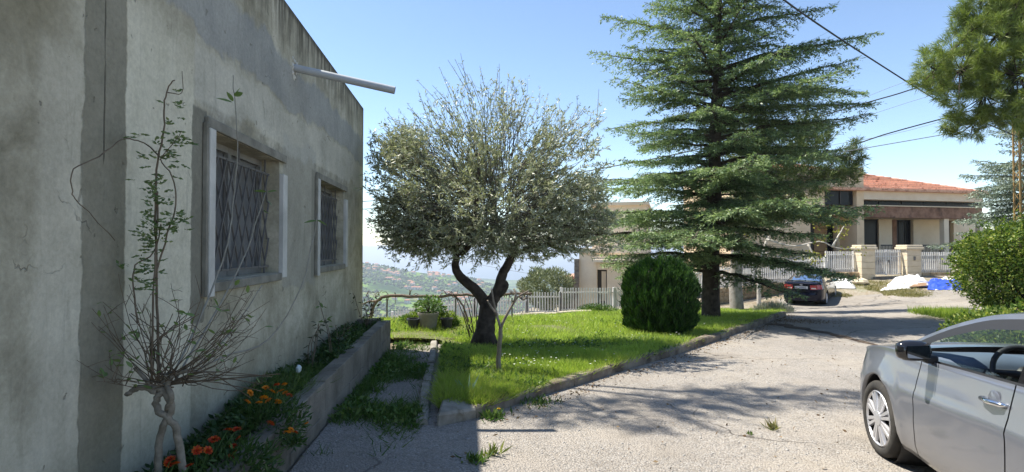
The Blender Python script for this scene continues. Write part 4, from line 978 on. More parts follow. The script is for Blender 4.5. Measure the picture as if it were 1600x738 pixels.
# ---- pots
pp = G(669, 516, .06)
pot = thing('plant_pot', 'large grey brown plastic pot standing on the lawn edge', 'plant pot', pp)
M_pot = pm('pot_plastic', (.17, .155, .125), (.23, .21, .175), 6, .6)
MB().lathe([(.001, .02), (.15, .02), (.15, 0), (.165, .05), (.195, .30), (.195, .31), (.215, .31), (.215, .35), (.19, .35), (.185, .28), (.001, .28)], 24, pp).obj('pot_body', M_pot, pot, smooth=False)
MB().lathe([(.001, .295), (.185, .285)], 16, pp).obj('soil', M_soil, pot)
def fluffy(name, label, c, r3, n, mat, L_=.07, w_=.03, cat_='plant', sticks_=10):
    t = thing(name, label, cat_, Vector(c)-Vector((0, 0, r3[2]))); m = MB(); b = Vector(c)-Vector((0, 0, r3[2]))
    for k in range(sticks_):
        v = Vector(rdir(1)[0]); e = Vector(c)+Vector((v.x*r3[0], v.y*r3[1], abs(v.z)*r3[2])); m.tube([b, (b+e)/2+Vector((0, 0, .05)), e], [.009, .006, .003], 4)
    m.obj('stems', M_bark, t); v = rdir(n)*(rng.uniform(.1, 1, n)**.5)[:, None]; p = np.array(c)+v*np.array(r3)
    V, Fq = leaf_quads(p, unit(v+rng.normal(0, .6, v.shape)), L_*rng.uniform(.6, 1.3, n), w_*rng.uniform(.6, 1.3, n)); tag(mkn('foliage', V, Fq, mat, t), kind='stuff'); return t
M_yg = leafmat('yellow_green_leaf', (.12, .20, .03), (.24, .31, .05), (.33, .36, .08), trans=.4)
fluffy('potted_shrub', 'airy green shrub growing in the large grey pot', pp+Vector((.02, 0, .50)), (.24, .2, .18), 260, M_gr2, .08, .03)
for (px, py, r_, lb, mt) in ((640, 505, .26, 'leafy grey green plant left of the large pot', M_gr2), (652, 500, .3, 'bright yellow green plant just behind the large pot', M_yg), (695, 500, .32, 'yellow green bush right of the large pot', M_yg), (672, 482, .4, 'taller thin bush behind the large pot', M_gr2), (706, 508, .2, 'small dark plant at the right end of the pot group', M_gr2)):
    fluffy('shrub', lb, P(px, py, pp.y+.5), (r_*.85, r_*.65, r_*.6), 600, mt, .08, .035, 'shrub')
for (px, py, lb) in ((646, 516, 'small dark pot in shade left of the large pot'), (698, 515, 'small dark pot in shade right of the large pot')):
    q_ = G(px, py, .06); t = thing('plant_pot', lb, 'plant pot', q_); MB().lathe([(.001, .02), (.09, .0), (.12, .2), (.135, .2), (.135, .23), (.11, .23), (.11, .19), (.001, .19)], 18, q_).obj('pot_body', plainmat('black_pot', (.03, .03, .03), .6), t)

# low bushes on the far verge, seen through the windows of the near car
for (px, py, rr_, hh_, lb) in ((1560, 546, .8, .75, 'low green bush on the verge seen through the windows of the grey car'), (1640, 560, .9, .95, 'taller green bush on the verge behind the rear of the grey car')):
    vb_ = G(px, py)
    def vbf(n, vb_=vb_, rr_=rr_, hh_=hh_):
        v = rdir(n); v[:, 2] = np.abs(v[:, 2]); return np.array(vb_)+v*rng.uniform(.4, 1, (n, 1))*[rr_, rr_*1.3, hh_], v
    shell_bush('verge_bush', lb, 'bush', vb_, vbf, 5000, M_hed, .08, .04, .4, None, .7)

# ------------------------------------------------------------------ picket fences, gate, pillars
M_pick = pm('picket_paint', (.62, .61, .58), (.72, .71, .69), 3, .6, dirt=(.5, .47, .42), space='World')
M_low = pm('rough_stone', (.33, .245, .15), (.50, .39, .26), 5, .95, .02, 14, dirt=(.24, .17, .10), space='World')
M_cap = pm('cream_stone', (.58, .49, .35), (.66, .57, .43), 4, .9, .006, 30, space='World')
pk = {}
def picket_mesh(w_, h_):
    key = (round(w_, 3), round(h_, 2))
    if key not in pk:
        b = MB().box(-w_/2, w_/2, -.012, .012, 0, h_); me = bpy.data.meshes.new('picket'); me.from_pydata(b.v, [], b.f); me.materials.append(M_pick); pk[key] = me
    return pk[key]
def fence(label, p0, p1, ztop0, ztop1, h, n, post=True, w_=.048, lowwall=None):
    p0 = Vector(p0); p1 = Vector(p1); d = p1-p0; d.z = 0; rz = math.atan2(d.y, d.x)
    t = thing('picket_fence', label, 'fence', (p0.x, p0.y, ztop0-h), rz, 'white picket fences'); Lf = d.length
    me = picket_mesh(w_, h)
    for i in range(n):
        s = (i+.5)/n; o = bpy.data.objects.new('picket', me); COL.objects.link(o); o.parent = t
        o.location = (Lf*s, 0, (ztop1-ztop0)*s+random.uniform(-.008, .008)); o.rotation_euler = (0, random.uniform(-.01, .01), random.uniform(-.02, .02))
    sl_ = (ztop1-ztop0)
    for zz in (.16, h-.2):
        MB().hexa([(0, .014, zz), (Lf, .014, zz+sl_), (Lf, .05, zz+sl_), (0, .05, zz), (0, .014, zz+.05), (Lf, .014, zz+.05+sl_), (Lf, .05, zz+.05+sl_), (0, .05, zz+.05)]).obj('rail', M_pick, t, local=True)
    for s in (0, 1):
        MB().box(Lf*s-.04, Lf*s+.04, .052, .13, -.5+sl_*s, h+.02+sl_*s).obj('post', M_pick, t, local=True)
    return t
def zat(px, py, Y): return P(px, py, Y).z
# stepped fence at the back of the lawn, from left to right
fl = [(612, 690, 488, 474, 21, .75, 19, 'leftmost low run of picket fence beyond the planter end'),
      (690, 742, 471, 467, 21, .85, 12, 'picket fence run behind the thin dark vine stems'),
      (742, 824, 463, 463, 21, .9, 19, 'picket fence run directly behind the olive trunk'),
      (824, 877, 457, 457, 21, .92, 12, 'picket fence run in front of the round olive tree'),
      (877, 962, 450, 450, 21, 1.02, 20, 'taller picket fence run before the cream building')]
for a, b, y0, y1, Y_, h, n, lb in fl:
    fence(lb, P(a, 450, Y_), P(b-1, 450, Y_), zat(a, y0, Y_), zat(b, y1, Y_), h, n)
A3 = [P(962, 450, 21), P(1075, 450, 24.5), P(1180, 450, 28), P(1291, 450, 29.6), P(1340, 450, 29.6)]
fence('picket fence run hidden behind the clipped cypress and cedar', A3[0], A3[1], zat(962, 450, 21), zat(1075, 428, 24.5), 1.05, 42)
fence('picket fence run seen between cedar trunk and dark car', A3[1], A3[2], zat(1075, 424, 24.5), zat(1180, 409, 28), 1.1, 46)
fence('picket fence run just above the dark parked car', A3[2]+Vector((.02, 0, 0)), A3[3], zat(1180, 405, 28), zat(1291, 402, 29.6), 1.25, 40)
fence('highest picket fence run left of the gate pillars', A3[3]+Vector((.05, -.02, 0)), P(1336, 450, 29.6), zat(1293, 393, 29.6), zat(1336, 393, 29.6), 1.12, 15, w_=.05)
fence('picket fence run between right gate pillar and hedge', P(1436, 450, 29.6), P(1497, 450, 29.9), zat(1436, 394, 29.6), zat(1497, 394, 29.9), 1.12, 21, w_=.05)
# low stone walls under the fences, stone by stone
def stonewall(label, pa, pb, za, zb, zbot, th_=.3, sh=.2, lmin=.28, lmax=.5):
    pa = Vector(pa); pb = Vector(pb); d = pb-pa; d.z = 0; rz = math.atan2(d.y, d.x); Lw = d.length
    t = thing('low_stone_wall', label, 'wall', (pa.x, pa.y, zbot), rz); h = max(za, zb)-zbot; nr = max(1, round(h/sh)); hh = h/nr
    for r_ in range(nr):
        x = 0
        while x < Lw-.02:
            l = min(random.uniform(lmin, lmax), Lw-x)
            if Lw-x-l < .15: l = Lw-x
            jy = random.uniform(-.015, .015)
            b = MB().box(x+.006, x+l-.006, -th_/2+jy, th_/2+jy, r_*hh+.004, (r_+1)*hh-.005)
            b.v = [(vx+random.uniform(-.01, .01), vy+random.uniform(-.012, .012), vz+random.uniform(-.01, .01)) for vx, vy, vz in b.v]
            b.obj('stone', M_low, t, local=True, bevel=.02); x += l
    MB().box(.01, Lw-.01, -th_/2+.04, th_/2-.04, -.3, h-.03).obj('mortar', M_low, t, local=True)
    return t
def under(label, x0, x1, y0, y1, Y0, Y1, drop=.45):
    a, b = P(x0, y0, Y0), P(x1, y1, Y1); stonewall(label, a, b, a.z, a.z, min(a.z, b.z)-drop)
under('low tan stone wall below the fence before the cream building', 880, 960, 489, 489, 20.8, 20.8, .30)
under('brown stone wall below the fence behind the dark car', 1180, 1258, 444, 444, 27.6, 29.2, .5)
under('lower stretch of brown stone wall left of the dark car', 1100, 1178, 452, 452, 25.2, 27.6, .4)
under('rough tan stone wall below the highest fence run', 1295, 1347, 425, 425, 29.4, 29.4, .55)
under('tan stone wall under the fence right of the gate', 1437, 1498, 426, 426, 29.4, 29.7, .35)
GYD = 29.4
def pillar(px0, px1, label):
    a, b = P(px0, 432, GYD), P(px1, 432, GYD); zb_ = gz((a.x+b.x)/2, GYD)-.15; zt_ = P(px0, 383, GYD).z
    t = thing('gate_pillar', label, 'pillar', ((a.x+b.x)/2, GYD, zb_), 0, 'gate pillars'); w_ = (b.x-a.x)/2
    cz = zt_-.24-zb_
    for k in range(5):
        MB().box(-w_, w_, -w_, w_, cz*k/5+.004, cz*(k+1)/5-.004).obj('stone_block', M_cap, t, local=True, bevel=.012)
    MB().box(-w_-.09, w_+.09, -w_-.09, w_+.09, cz, cz+.12).obj('cap', M_cap, t, local=True, bevel=.015)
    MB().box(-w_-.05, w_+.05, -w_-.05, w_+.05, cz+.124, cz+.24).obj('cap', M_cap, t, local=True, bevel=.02)
    return t, w_
pillar(1340, 1361, 'left cream stone gate pillar with square cap')
pr_, w_ = pillar(1410, 1432, 'right cream stone gate pillar with a small black lamp on it')
MB().box(-.05, .05, -w_-.05, -w_-.004, .95, 1.15).obj('wall_lamp', M_iron, pr_, local=True, bevel=.01)
# gate
ga, gb = P(1363, 432, GYD), P(1409, 432, GYD); gzb = P(1380, 431, GYD).z
gate = thing('gate', 'white metal picket gate between the two cream pillars', 'gate', (ga.x, GYD, gzb)); gw = gb.x-ga.x; gh = P(1380, 390, GYD).z-gzb
me = picket_mesh(.05, gh-.06)
M_gm = pm('gate_paint', (.55, .57, .6), (.62, .64, .66), 5, .5)
for i in range(15):
    o = bpy.data.objects.new('picket', me); COL.objects.link(o); o.parent = gate; o.location = (.06+(gw-.12)*(i+.5)/15, 0, .05)
for zz in (.08, gh*.72, gh-.16): MB().box(0, gw, .014, .06, zz, zz+.05).obj('rail', M_gm, gate, local=True)
for xx in (.0, gw/2-.03, gw/2+.01, gw-.04): MB().box(xx, xx+.04, .062, .1, .02, gh).obj('frame_post', M_gm, gate, local=True)
MB().box(gw*.5+.06, gw*.5+.1, -.05, -.014, gh*.5, gh*.5+.14).obj('handle', M_iron, gate, local=True)
sl = P(1340, 434, GYD-.3)
MB().box(ga.x-.2, gb.x+.3, GYD-.55, GYD+.9, gz(20.5, 29)-.2, gzb-.05).obj('gate_step', pm('dark_step', (.12, .11, .10), (.18, .17, .15), 5), gate)

# ------------------------------------------------------------------ villa behind the fence
M_st = pm('villa_limestone', (.68, .50, .31), (.78, .60, .40), 1.5, .85, .003, 30)
M_pl = pm('villa_plaster', (.74, .61, .44), (.82, .69, .51), 1.2, .9)
M_fas = pm('villa_fascia', (.72, .58, .42), (.79, .66, .50), 1.2, .85)
M_beam = pm('brown_stone_beam', (.20, .11, .07), (.34, .20, .135), 2.6, .95, .03, 8, dirt=(.10, .06, .045))
M_wfr = plainmat('dark_frame', (.035, .028, .025), .5); M_gls = plainmat('dark_glazing', (.016, .018, .02), .25, spec=.15)
M_wood = pm('door_wood', (.36, .22, .11), (.46, .30, .16), 4, .5)
M_tile = pm('terracotta_tile', (.80, .45, .31), (.88, .55, .40), 9, .85, .01, 20, dirt=(.40, .18, .12))
V0 = P(1349, 400, 36); V1 = P(1530, 400, 38.2); vang = math.atan2(V1.y-V0.y, V1.x-V0.x); vz0 = .62
villa = thing('villa', 'modern cream villa with terracotta tile roof and brown stone beam', 'house', (V0.x, V0.y, vz0), vang)
vd = Vector((math.cos(vang), math.sin(vang), 0)); vn = Vector((-vd.y, vd.x, 0))
def vxz(px, py, off=0):
    d = ray(px, py); o = Vector((0, 0, E)); k = ((Vector((V0.x, V0.y, 0))+vn*off-o).dot(vn))/d.dot(vn); q = o+d*k
    return (q-Vector((V0.x, V0.y, 0))).dot(vd), q.z-vz0
def vb(name, mat, px0, px1, py0, py1, off, dep, parent=None, bev=0):
    """box whose front face covers a pixel rectangle on the facade plane moved back by off"""
    x0, z1 = vxz(px0, py0, off); x1, _ = vxz(px1, py0, off); z0 = vxz(px0, py1, off)[1] if py1 else -.8
    return MB().box(x0, x1, off, off+dep, z0, z1).obj(name, mat, parent or villa, local=True, bevel=bev)
# left block: frame of limestone round the big window and the entrance recess
vb('wall', M_st, 1338, 1349, 262, 0, -.5, 6); vb('wall', M_st, 1150, 1338, 262, 289.5, -.5, 6)
vb('wall', M_st, 1150, 1288, 289.7, 320, -.5, 6); vb('wall', M_st, 1150, 1338, 320.2, 333.5, -.5, 6); vb('wall', M_st, 1150, 1266, 333.7, 0, -.5, 6)
vb('parapet_coping', M_fas, 1149, 1350, 259.5, 261.8, -.55, .5)
w = vb('window', M_gls, 1288.3, 1337.7, 289.8, 319.8, -.2, .1)
for a, b in ((1288.4, 1289.6), (1312.3, 1313.7), (1336.4, 1337.6)): vb('frame', M_wfr, a, b, 290, 319.6, -.26, .055, w)
vb('soffit', M_wood, 1266.4, 1337.6, 333.9, 336.5, -.1, 1.6)
vb('wall', M_st, 1314, 1337.6, 336.8, 0, 1.5, .3); vb('pilaster', M_pl, 1307.5, 1311.5, 336.8, 0, .9, .3)
d_ = vb('door', M_wfr, 1266.5, 1305, 336.9, 0, 1.5, .12)
for k in range(5): vb('door_panel', M_wood, 1272.5, 1292, 345+k*12.1, 356.4+k*12.1, 1.44, .05, d_)
vb('sidelight', M_gls, 1294, 1303.5, 345, 405, 1.45, .04, d_); vb('door_handle', M_fas, 1290, 1291, 365, 380, 1.40, .03, d_)
vb('wall_lamp', M_iron, 1318, 1321.5, 349, 354, 1.35, .13)
# porch part
vb('fascia', M_fas, 1349.2, 1536, 298.5, 311.5, -.45, .6); vb('clerestory_wall', M_wfr, 1349.3, 1534, 311.7, 320, .25, .3)
for a, b in ((1351, 1370.5), (1373, 1406), (1409, 1440), (1443, 1476), (1479, 1503), (1506, 1533)):
    w = vb('window', M_gls, a, b, 312.8, 319.2, .2, .045)
vb('ledge', M_pl, 1349.3, 1536, 320.2, 321.6, -.3, .9)
vb('stone_beam', M_beam, 1349.3, 1535, 321.8, 340, -.2, .5, bev=.02)
vb('porch_ceiling', M_pl, 1349.4, 1534, 338.5, 340.2, .32, 2.4)
BO = 2.2
w = vb('window', M_gls, 1349.4, 1370, 341, 392, BO-.15, .1); vb('frame', M_wfr, 1370.2, 1373, 341, 0, BO-.2, .2)
vb('wall', M_pl, 1373.2, 1393.6, 341, 0, BO-.3, .5)
d_ = vb('door', M_wfr, 1393.8, 1426, 341, 0, BO, .15)
for a, b in ((1404, 1411.5), (1413.5, 1421)): vb('door_glass', M_gls, a, b, 345, 400, BO-.04, .03, d_)
vb('wall', M_pl, 1426.2, 1475, 341, 0, BO-.1, .3); vb('door_jamb', M_beam, 1394.2, 1401, 341, 0, BO-.1, .09); vb('pilaster', M_pl, 1427, 1439, 341, 0, BO-.35, .22)
vb('wall', M_pl, 1490, 1527, 341, 0, BO, .3); vb('wall', M_wfr, 1475.2, 1489.8, 341, 0, BO+.3, .3); vb('wall', M_wfr, 1527.2, 1536, 341, 0, BO+.2, .3)
vb('column', M_pl, 1475, 1482.5, 340.4, 0, -.1, .32); vb('column', M_pl, 1531, 1537, 340.4, 0, -.1, .32)
for (a, b) in ((1377, 1395), (1437, 1475), (1483, 1500)):
    r_ = vb('railing', M_wfr, a, b, 382.5, 384.5, .1, .05); x0, zt = vxz(a, 384, .1); x1, _ = vxz(b, 384, .1)
    m = MB(); k = 0
    while x0+k*.12 < x1: m.box(x0+k*.12, x0+k*.12+.035, .115, .14, zt-.9, zt-.01); k += 1
    m.obj('balusters', M_wfr, r_, local=True)
for p_ in ((-6.5, 6, .3), (11.0, 9, 0)): pass
MB().box(-9, 9.0, -.6, 8, -1.6, -.75).obj('porch_floor', M_st, villa, local=True)
MB().box(-.2, 9.2, 2.6, 8, -.7, 3.0).obj('rear_wall', M_pl, villa, local=True)
# hip roof with tile courses
zl = vxz(1349, 298, -.6)[1]; xr_ = vxz(1543, 303, -.6)[0]
apx = Vector((-1.4, 5.4, zl+2.55)); e0 = Vector((-4.0, -.75, zl)); e1 = Vector((xr_, -.75, zl)); e2 = Vector((xr_, 11.5, zl)); e3 = Vector((-4, 11.5, zl)); ap0 = Vector((-4, 5.4, zl+2.55))
_nt = M_tile.node_tree; _b = _nt.nodes['Principled BSDF']; _l = _b.inputs['Base Color'].links[0].from_socket; _oi = nd(_nt, 'ShaderNodeObjectInfo')
_nt.links.new(mixc(_nt, 1.0, _l, ramp(_nt, _oi.outputs['Random'], [(0, .82), (1, 1.15)]), 'MULTIPLY'), _b.inputs['Base Color'])
rf = MB().add([e0, e1, e2, e3, ap0, apx], [(0, 1, 5, 4), (1, 2, 5), (2, 3, 4, 5), (3, 0, 4), (3, 2, 1, 0)]).obj('roof', M_tile, villa, local=True)
nr = 13
for k in range(nr):
    f0, f1 = k/nr, (k+1.12)/nr; f1 = min(f1, 1)
    a0, b0 = e0.lerp(ap0, f0), e1.lerp(apx, f0); a1, b1 = e0.lerp(ap0, f1), e1.lerp(apx, f1)
    nn = Vector((0, -.3, .95)); up0, up1 = nn*.17, nn*.03; m = MB(); nt_ = max(4, int((b0-a0).length/.28))
    for j in range(nt_):
        q0, q1 = j/nt_, (j+.93)/nt_; jj = Vector((0, 0, random.uniform(-.008, .008)))
        p = [a0.lerp(b0, q0), a0.lerp(b0, q1), a1.lerp(b1, q1), a1.lerp(b1, q0)]
        m.hexa([p[0]+nn*.01, p[1]+nn*.01, p[2]+nn*.005, p[3]+nn*.005, p[0]+up0+jj, p[1]+up0+jj, p[2]+up1, p[3]+up1])
    tag(m.obj('tile_row', M_tile, rf, local=True), kind='stuff')
m = MB(); 
for k in range(26):
    a, b = e1.lerp(apx, k/26), e1.lerp(apx, (k+1.1)/26); m.tube([a+Vector((0, 0, .06)), b+Vector((0, 0, .05))], [.11, .09], 8)
tag(m.obj('hip_tiles', M_tile, rf, local=True), kind='stuff')
# cream building at the left behind the fence
c0 = P(897, 450, 29); c1 = P(1010, 450, 28.0); cang = math.atan2(c1.y-c0.y, c1.x-c0.x); cb_z = -3.2
cbd = thing('cream_building', 'pale cream building with stone corner post behind the olive crown', 'house', (c0.x, c0.y, cb_z), cang)
vd = Vector((math.cos(cang), math.sin(cang), 0)); vn = Vector((-vd.y, vd.x, 0)); V0 = c0; vz0 = cb_z
M_cw = pm('pale_cream_render', (.70, .59, .46), (.78, .67, .54), 1.5, .9)
def cbx(*a, **k): return vb(*a, parent=k.get('parent') or cbd)
M_cst = pm('dark_corner_stone', (.16, .13, .11), (.28, .24, .2), 6, .95, .02, 10)
for k in range(11):
    b_ = cbx('corner_stone', M_cst, 897.2, 904.5, 405+k*9.6, 414.2+k*9.6, -.15, .4)
cbx('wall', M_cw, 905, 932.5, 396, 0, 0, 6); cbx('wall', M_cw, 932.7, 948, 396, 421.5, .02, 6); cbx('wall', M_cw, 948.2, 1010, 396, 0, 0, 6)
cbx('canopy', M_cw, 925, 975, 406, 410, -.7, .68)
cbx('door', M_wfr, 933, 947.8, 421.8, 0, .35, .1); cbx('door_panel', M_cw, 940, 947, 424, 470, .28, .06)
cbx('wall', M_cw, 897.5, 1012, 388, 395.8, -.1, 6.2)
cbx('upper_wall', M_cw, 925, 1012, 322, 387.8, 1.2, 4.5); cbx('parapet_coping', M_fas, 923, 1014, 317, 321.8, 1.0, 4.9)
cbx('low_shed', M_wfr, 880, 896.8, 436, 0, 1.5, 3)
cbx('shed_roof', pm('shed_tile', (.30, .17, .12), (.4, .24, .17), 3), 878, 897, 432, 435.8, 1.3, 3.4)

# yard between fence and villa, its shade put into a dark ground colour
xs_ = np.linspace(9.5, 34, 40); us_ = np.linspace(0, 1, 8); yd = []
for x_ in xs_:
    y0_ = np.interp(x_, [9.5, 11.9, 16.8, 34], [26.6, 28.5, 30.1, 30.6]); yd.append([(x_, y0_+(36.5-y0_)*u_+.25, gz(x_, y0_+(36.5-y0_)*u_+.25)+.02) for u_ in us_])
struct(loft('yard', yd, pm('yard_shade_tone', (.05, .047, .044), (.085, .08, .075), 2, .9, space='World')))

# ------------------------------------------------------------------ cars
def carpaint(name, c, rough=.32, dust=.25, coat=.8):
    m, nt, N, L, bs = newmat(name)
    co = nd(nt, 'ShaderNodeTexCoord').outputs['Object']; n_ = noise(nt, co, 3, 6, .65); sx = nd(nt, 'ShaderNodeSeparateXYZ'); L.new(co, sx.inputs[0])
    low = mth(nt, 'SUBTRACT', 1.0, sstep(nt, mth(nt, 'MULTIPLY_ADD', n_, .3, sx.outputs[2]), .3, .95))
    f_ = mth(nt, 'MULTIPLY_ADD', sstep(nt, n_, .4, .7), dust*.5, mth(nt, 'MULTIPLY', low, dust*1.6), clamp=True)
    L.new(mixc(nt, f_, c, (.30, .27, .235)), bs.inputs['Base Color'])
    bs.inputs['Metallic'].default_value = .35; L.new(mth(nt, 'MULTIPLY_ADD', f_, .5, rough), bs.inputs['Roughness'])
    bs.inputs['Coat Weight'].default_value = coat; bs.inputs['Specular IOR Level'].default_value = .5*coat; bs.inputs['Coat Roughness'].default_value = .05
    return m
M_tyre = pm('tyre_rubber', (.028, .027, .026), (.06, .056, .05), 6, .85, .002, 60); M_rim = plainmat('silver_hubcap', (.60, .60, .62), .35, metal=.65)
M_cglass = glassmat('car_glass', (.70, .78, .76), .05); M_blk_pl = plainmat('black_plastic', (.02, .02, .022), .5); M_gloss = plainmat('gloss_black', (.012, .012, .014), .12, coat=.6)
M_int = pm('dark_interior', (.03, .033, .04), (.045, .048, .055), 8, .75); M_seat = pm('grey_seat_fabric', (.10, .105, .115), (.15, .155, .165), 20, .95)
M_dash = plainmat('blue_grey_dashboard', (.10, .13, .18), .65); M_chr = plainmat('chrome', (.75, .75, .76), .12, metal=1); M_mir = plainmat('mirror', (.45, .48, .5), .02, metal=1)
M_lens = plainmat('headlight_lens', (.55, .57, .58), .1, spec=.8, coat=.5); M_red = plainmat('red_lamp', (.38, .02, .025), .2, coat=.5); M_wl = plainmat('clear_lamp', (.6, .55, .52), .2)
ZB = sp([-2.24, -2.1, -1.75, -1.2, 0, .8, 1.02, 1.5, 1.85, 2.03, 2.12], [1.0, 1.045, 1.05, 1.02, .955, .918, .922, .87, .78, .70, .62])
WM = sp([-2.24, -2.12, -1.85, -1.2, 0, 1.2, 1.65, 1.92, 2.05, 2.12], [.62, .745, .82, .85, .85, .845, .81, .72, .62, .52])
ZR = sp([1.04, .75, .42, .12, -.3, -.8, -1.15, -1.5, -1.78], [.925, 1.08, 1.22, 1.305, 1.345, 1.325, 1.26, 1.15, 1.06])
WR = sp([1.04, .75, .42, .12, -.3, -.8, -1.15, -1.5, -1.78], [.765, .70, .635, .585, .565, .56, .58, .635, .70])
FA, RA, WRAD = 1.285, -1.285, .305
QV = np.array([0, .06, .14, .25, .38, .5, .6, .66, .70, .76, .86, .95, 1.0])
def arch(y):
    z = .20+.05*np.clip((abs(y)-1.75)/.4, 0, 1)
    for c in (FA, RA):
        d = np.abs(y-c); R_ = .365
        z = np.where(d < R_, np.maximum(z, .30+np.sqrt(np.maximum(R_*R_-d*d, 0))), z)
    return z
def sidew(y, z):
    zt = ZB(y); q = (z-.2)/(zt-.2); cr = .70-.06*np.clip((y+.2)/1.3, 0, 1)
    mlt = np.interp(q, [-.1, 0, .10, .35, .58], [.90, .945, .985, 1.0, .998])
    mlt = np.where(q > .58, np.interp(q-cr, [-.12, -.02, .02, .1, .3], [.998, 1.004, .985, .972, .93]), mlt)
    w_ = WM(y)*mlt
    for c in (FA, RA): w_ = w_+.012*np.exp(-(((y-c)**2+(z-.3)**2)**.5-.40)**2/.004)*(np.abs(y-c) < .6)
    return w_
def car(name, label, paint, loc, rz, plate=None):
    t = thing(name, label, 'car', loc, rz); K = dict(local=True)
    def panel(pn, y0, y1, sgs=(-1, 1), n=None, inset=0, mat=paint, parent=t, nm=None):
        ys_ = np.linspace(y0, y1, n or max(6, int(abs(y1-y0)/.035))); out = None
        for sg in sgs:
            yy, qq = np.meshgrid(ys_, QV, indexing='ij'); zb_ = arch(yy); zt_ = ZB(yy); zz = zb_+(zt_-zb_)*qq
            ww = sidew(yy, zz)-inset; rows = np.stack([sg*ww, yy, zz], -1)
            # return edge at the top, turning inwards
            e = rows[:, -1:].copy(); e[..., 0] *= .96; e[..., 2] -= .02-.0*inset; b = rows[:, :1].copy(); b[..., 0] *= .93; b[..., 2] += .01
            out = loft(pn, np.concatenate([b, rows, e], 1), mat, parent, True, True, flip=sg < 0)
        return out
    g = .0055
    panel('fender', .66+g, 2.12); panel('front_door', -.33+g, .66-g); panel('rear_door', -1.22+g, -.33-g); panel('rear_quarter', -2.24, -1.22-g)
    panel('inner_body', -2.2, 2.08, inset=.028, mat=M_blk_pl)
    # nose and tail
    def cap(pn, y, bulge, zlo, zhi, mat, nz=10):
        rows = []
        for q in np.linspace(0, 1, nz):
            zt_ = float(ZB(np.array(y))); z = zlo+(min(zhi, zt_)-zlo)*q; w_ = float(sidew(np.array(y), np.array(z)))
            rows.append([(x_*w_, y+bulge*(1-abs(x_)**2.4)+(.03 if z < .55 and y < 0 else 0)*-(1-abs(x_)**4), z) for x_ in np.linspace(-1, 1, 25)])
        return loft(pn, rows, mat, t, True, True)
    cap('front_bumper', 2.12, .16, .2, 9, paint); cap('rear_bumper', -2.24, -.10, .24, .62, paint); tail = cap('boot_panel', -2.24, -.10, .625, 9, paint)
    loft('grille', [[(x_*.40, 2.12+.16*(1-abs(x_*.66)**2.4)+.006, z) for x_ in np.linspace(-1, 1, 15)] for z in (.32, .42, .50)], M_blk_pl, t, True, True)
    def top(pn, y0, y1, crown, mat, n=24, edge=1.0, inw=.0):
        rows = []
        for y in np.linspace(y0, y1, n):
            w_ = float(sidew(np.array(y), ZB(np.array(y))))*edge; z = float(ZB(np.array(y)))
            rows.append([(x_*w_, y, z+crown*(1-abs(x_)**2.2)*1-.004) for x_ in np.linspace(-1, 1, 21)])
        return loft(pn, rows, mat, t, True, True)
    top('bonnet', .98, 2.12, .055, paint); top('boot_lid', -2.24, -1.70, .02, paint)
    rows = []
    for k in range(4):      # nose bridge between bonnet edge and bumper
        s = k/3; rows.append([(x_*float(sidew(np.array(2.12), ZB(np.array(2.12)))), 2.12+.16*(1-abs(x_)**2.4)*s, float(ZB(np.array(2.12)))+.055*(1-abs(x_)**2.2)*(1-s)-.004) for x_ in np.linspace(-1, 1, 21)])
    loft('nose_edge', rows, paint, t, True, True)
    rows = []
    for k in range(4):
        s = k/3; rows.append([(x_*float(sidew(np.array(-2.24), ZB(np.array(-2.24)))), -2.24-.10*(1-abs(x_)**2.4)*s, float(ZB(np.array(-2.24)))+.02*(1-abs(x_)**2.2)*(1-s)-.004) for x_ in np.linspace(-1, 1, 21)])
    loft('boot_edge', rows, paint, t, True, True)
    # roof and pillars
    def rr_(y, x_, cz=.045): return (x_*float(WR(np.array(y))), y, float(ZR(np.array(y)))+cz*(1-abs(x_)**2.2))
    loft('roof', [[rr_(y, x_) for x_ in np.linspace(-1, 1, 17)] for y in np.linspace(.12, -.86, 22)], paint, t, True, True)
    def wsx(y, x_, k): 
        q = rr_(y, x_, .045); return (q[0], q[1]+k*(1-abs(x_)**2)*(1 if k > 0 else 1), q[2])
    def bul(y): return .10*np.clip((y-.10)/.6, 0, 1)
    loft('windscreen', [[wsx(y, x_, bul(y)) for x_ in np.linspace(-.95, .95, 17)] for y in np.linspace(1.03, .13, 14)], M_cglass, t, True, True)
    loft('rear_window', [[wsx(y, x_, 0) for x_ in np.linspace(-.92, .92, 17)] for y in np.linspace(-.87, -1.74, 14)], M_cglass, t, True, True)
    for sg in (-1, 1):
        def gs(y, v):       # side surface between belt line and roof edge
            zb_ = float(ZB(np.array(y)))-.012; wb_ = float(sidew(np.array(y), ZB(np.array(y))))*.965; zr_ = float(ZR(np.array(y))); wr_ = float(WR(np.array(y)))
            zr_ = max(zr_, zb_+.002); bulge = .028*math.sin(math.pi*v)*min(1, (zr_-zb_)/.3)
            return (sg*(wb_+(wr_-wb_)*v+bulge), y, zb_+(zr_-zb_)*v)
        def hgt(y): return max(float(ZR(np.array(y)))-float(ZB(np.array(y)))+.012, .002)
        def strip(pn, y0, y1, va, vb_, mat, n=20, outw=.0):
            ys_ = np.linspace(y0, y1, n)
            return loft(pn, [[(lambda q: (q[0]+sg*outw, q[1], q[2]))(gs(y, va(y)+(vb_(y)-va(y))*s)) for s in np.linspace(0, 1, 6)] for y in ys_], mat, t, True, True)
        lo = lambda y: .02/hgt(y) if hgt(y) > .06 else .3
        hi = lambda y: max(1-.034/hgt(y), .0)
        yA = .80; yC = -1.30
        strip('a_pillar', yA, -.86, hi, lambda y: 1.0, paint, 40); strip('a_pillar', 1.04, yA, lambda y: 0, lambda y: 1, paint, 10)
        strip('c_pillar', -.86, yC, lambda y: max(1-.075/hgt(y), 0), lambda y: 1, paint, 20); strip('c_pillar', yC, -1.78, lambda y: 0, lambda y: 1, paint, 16)
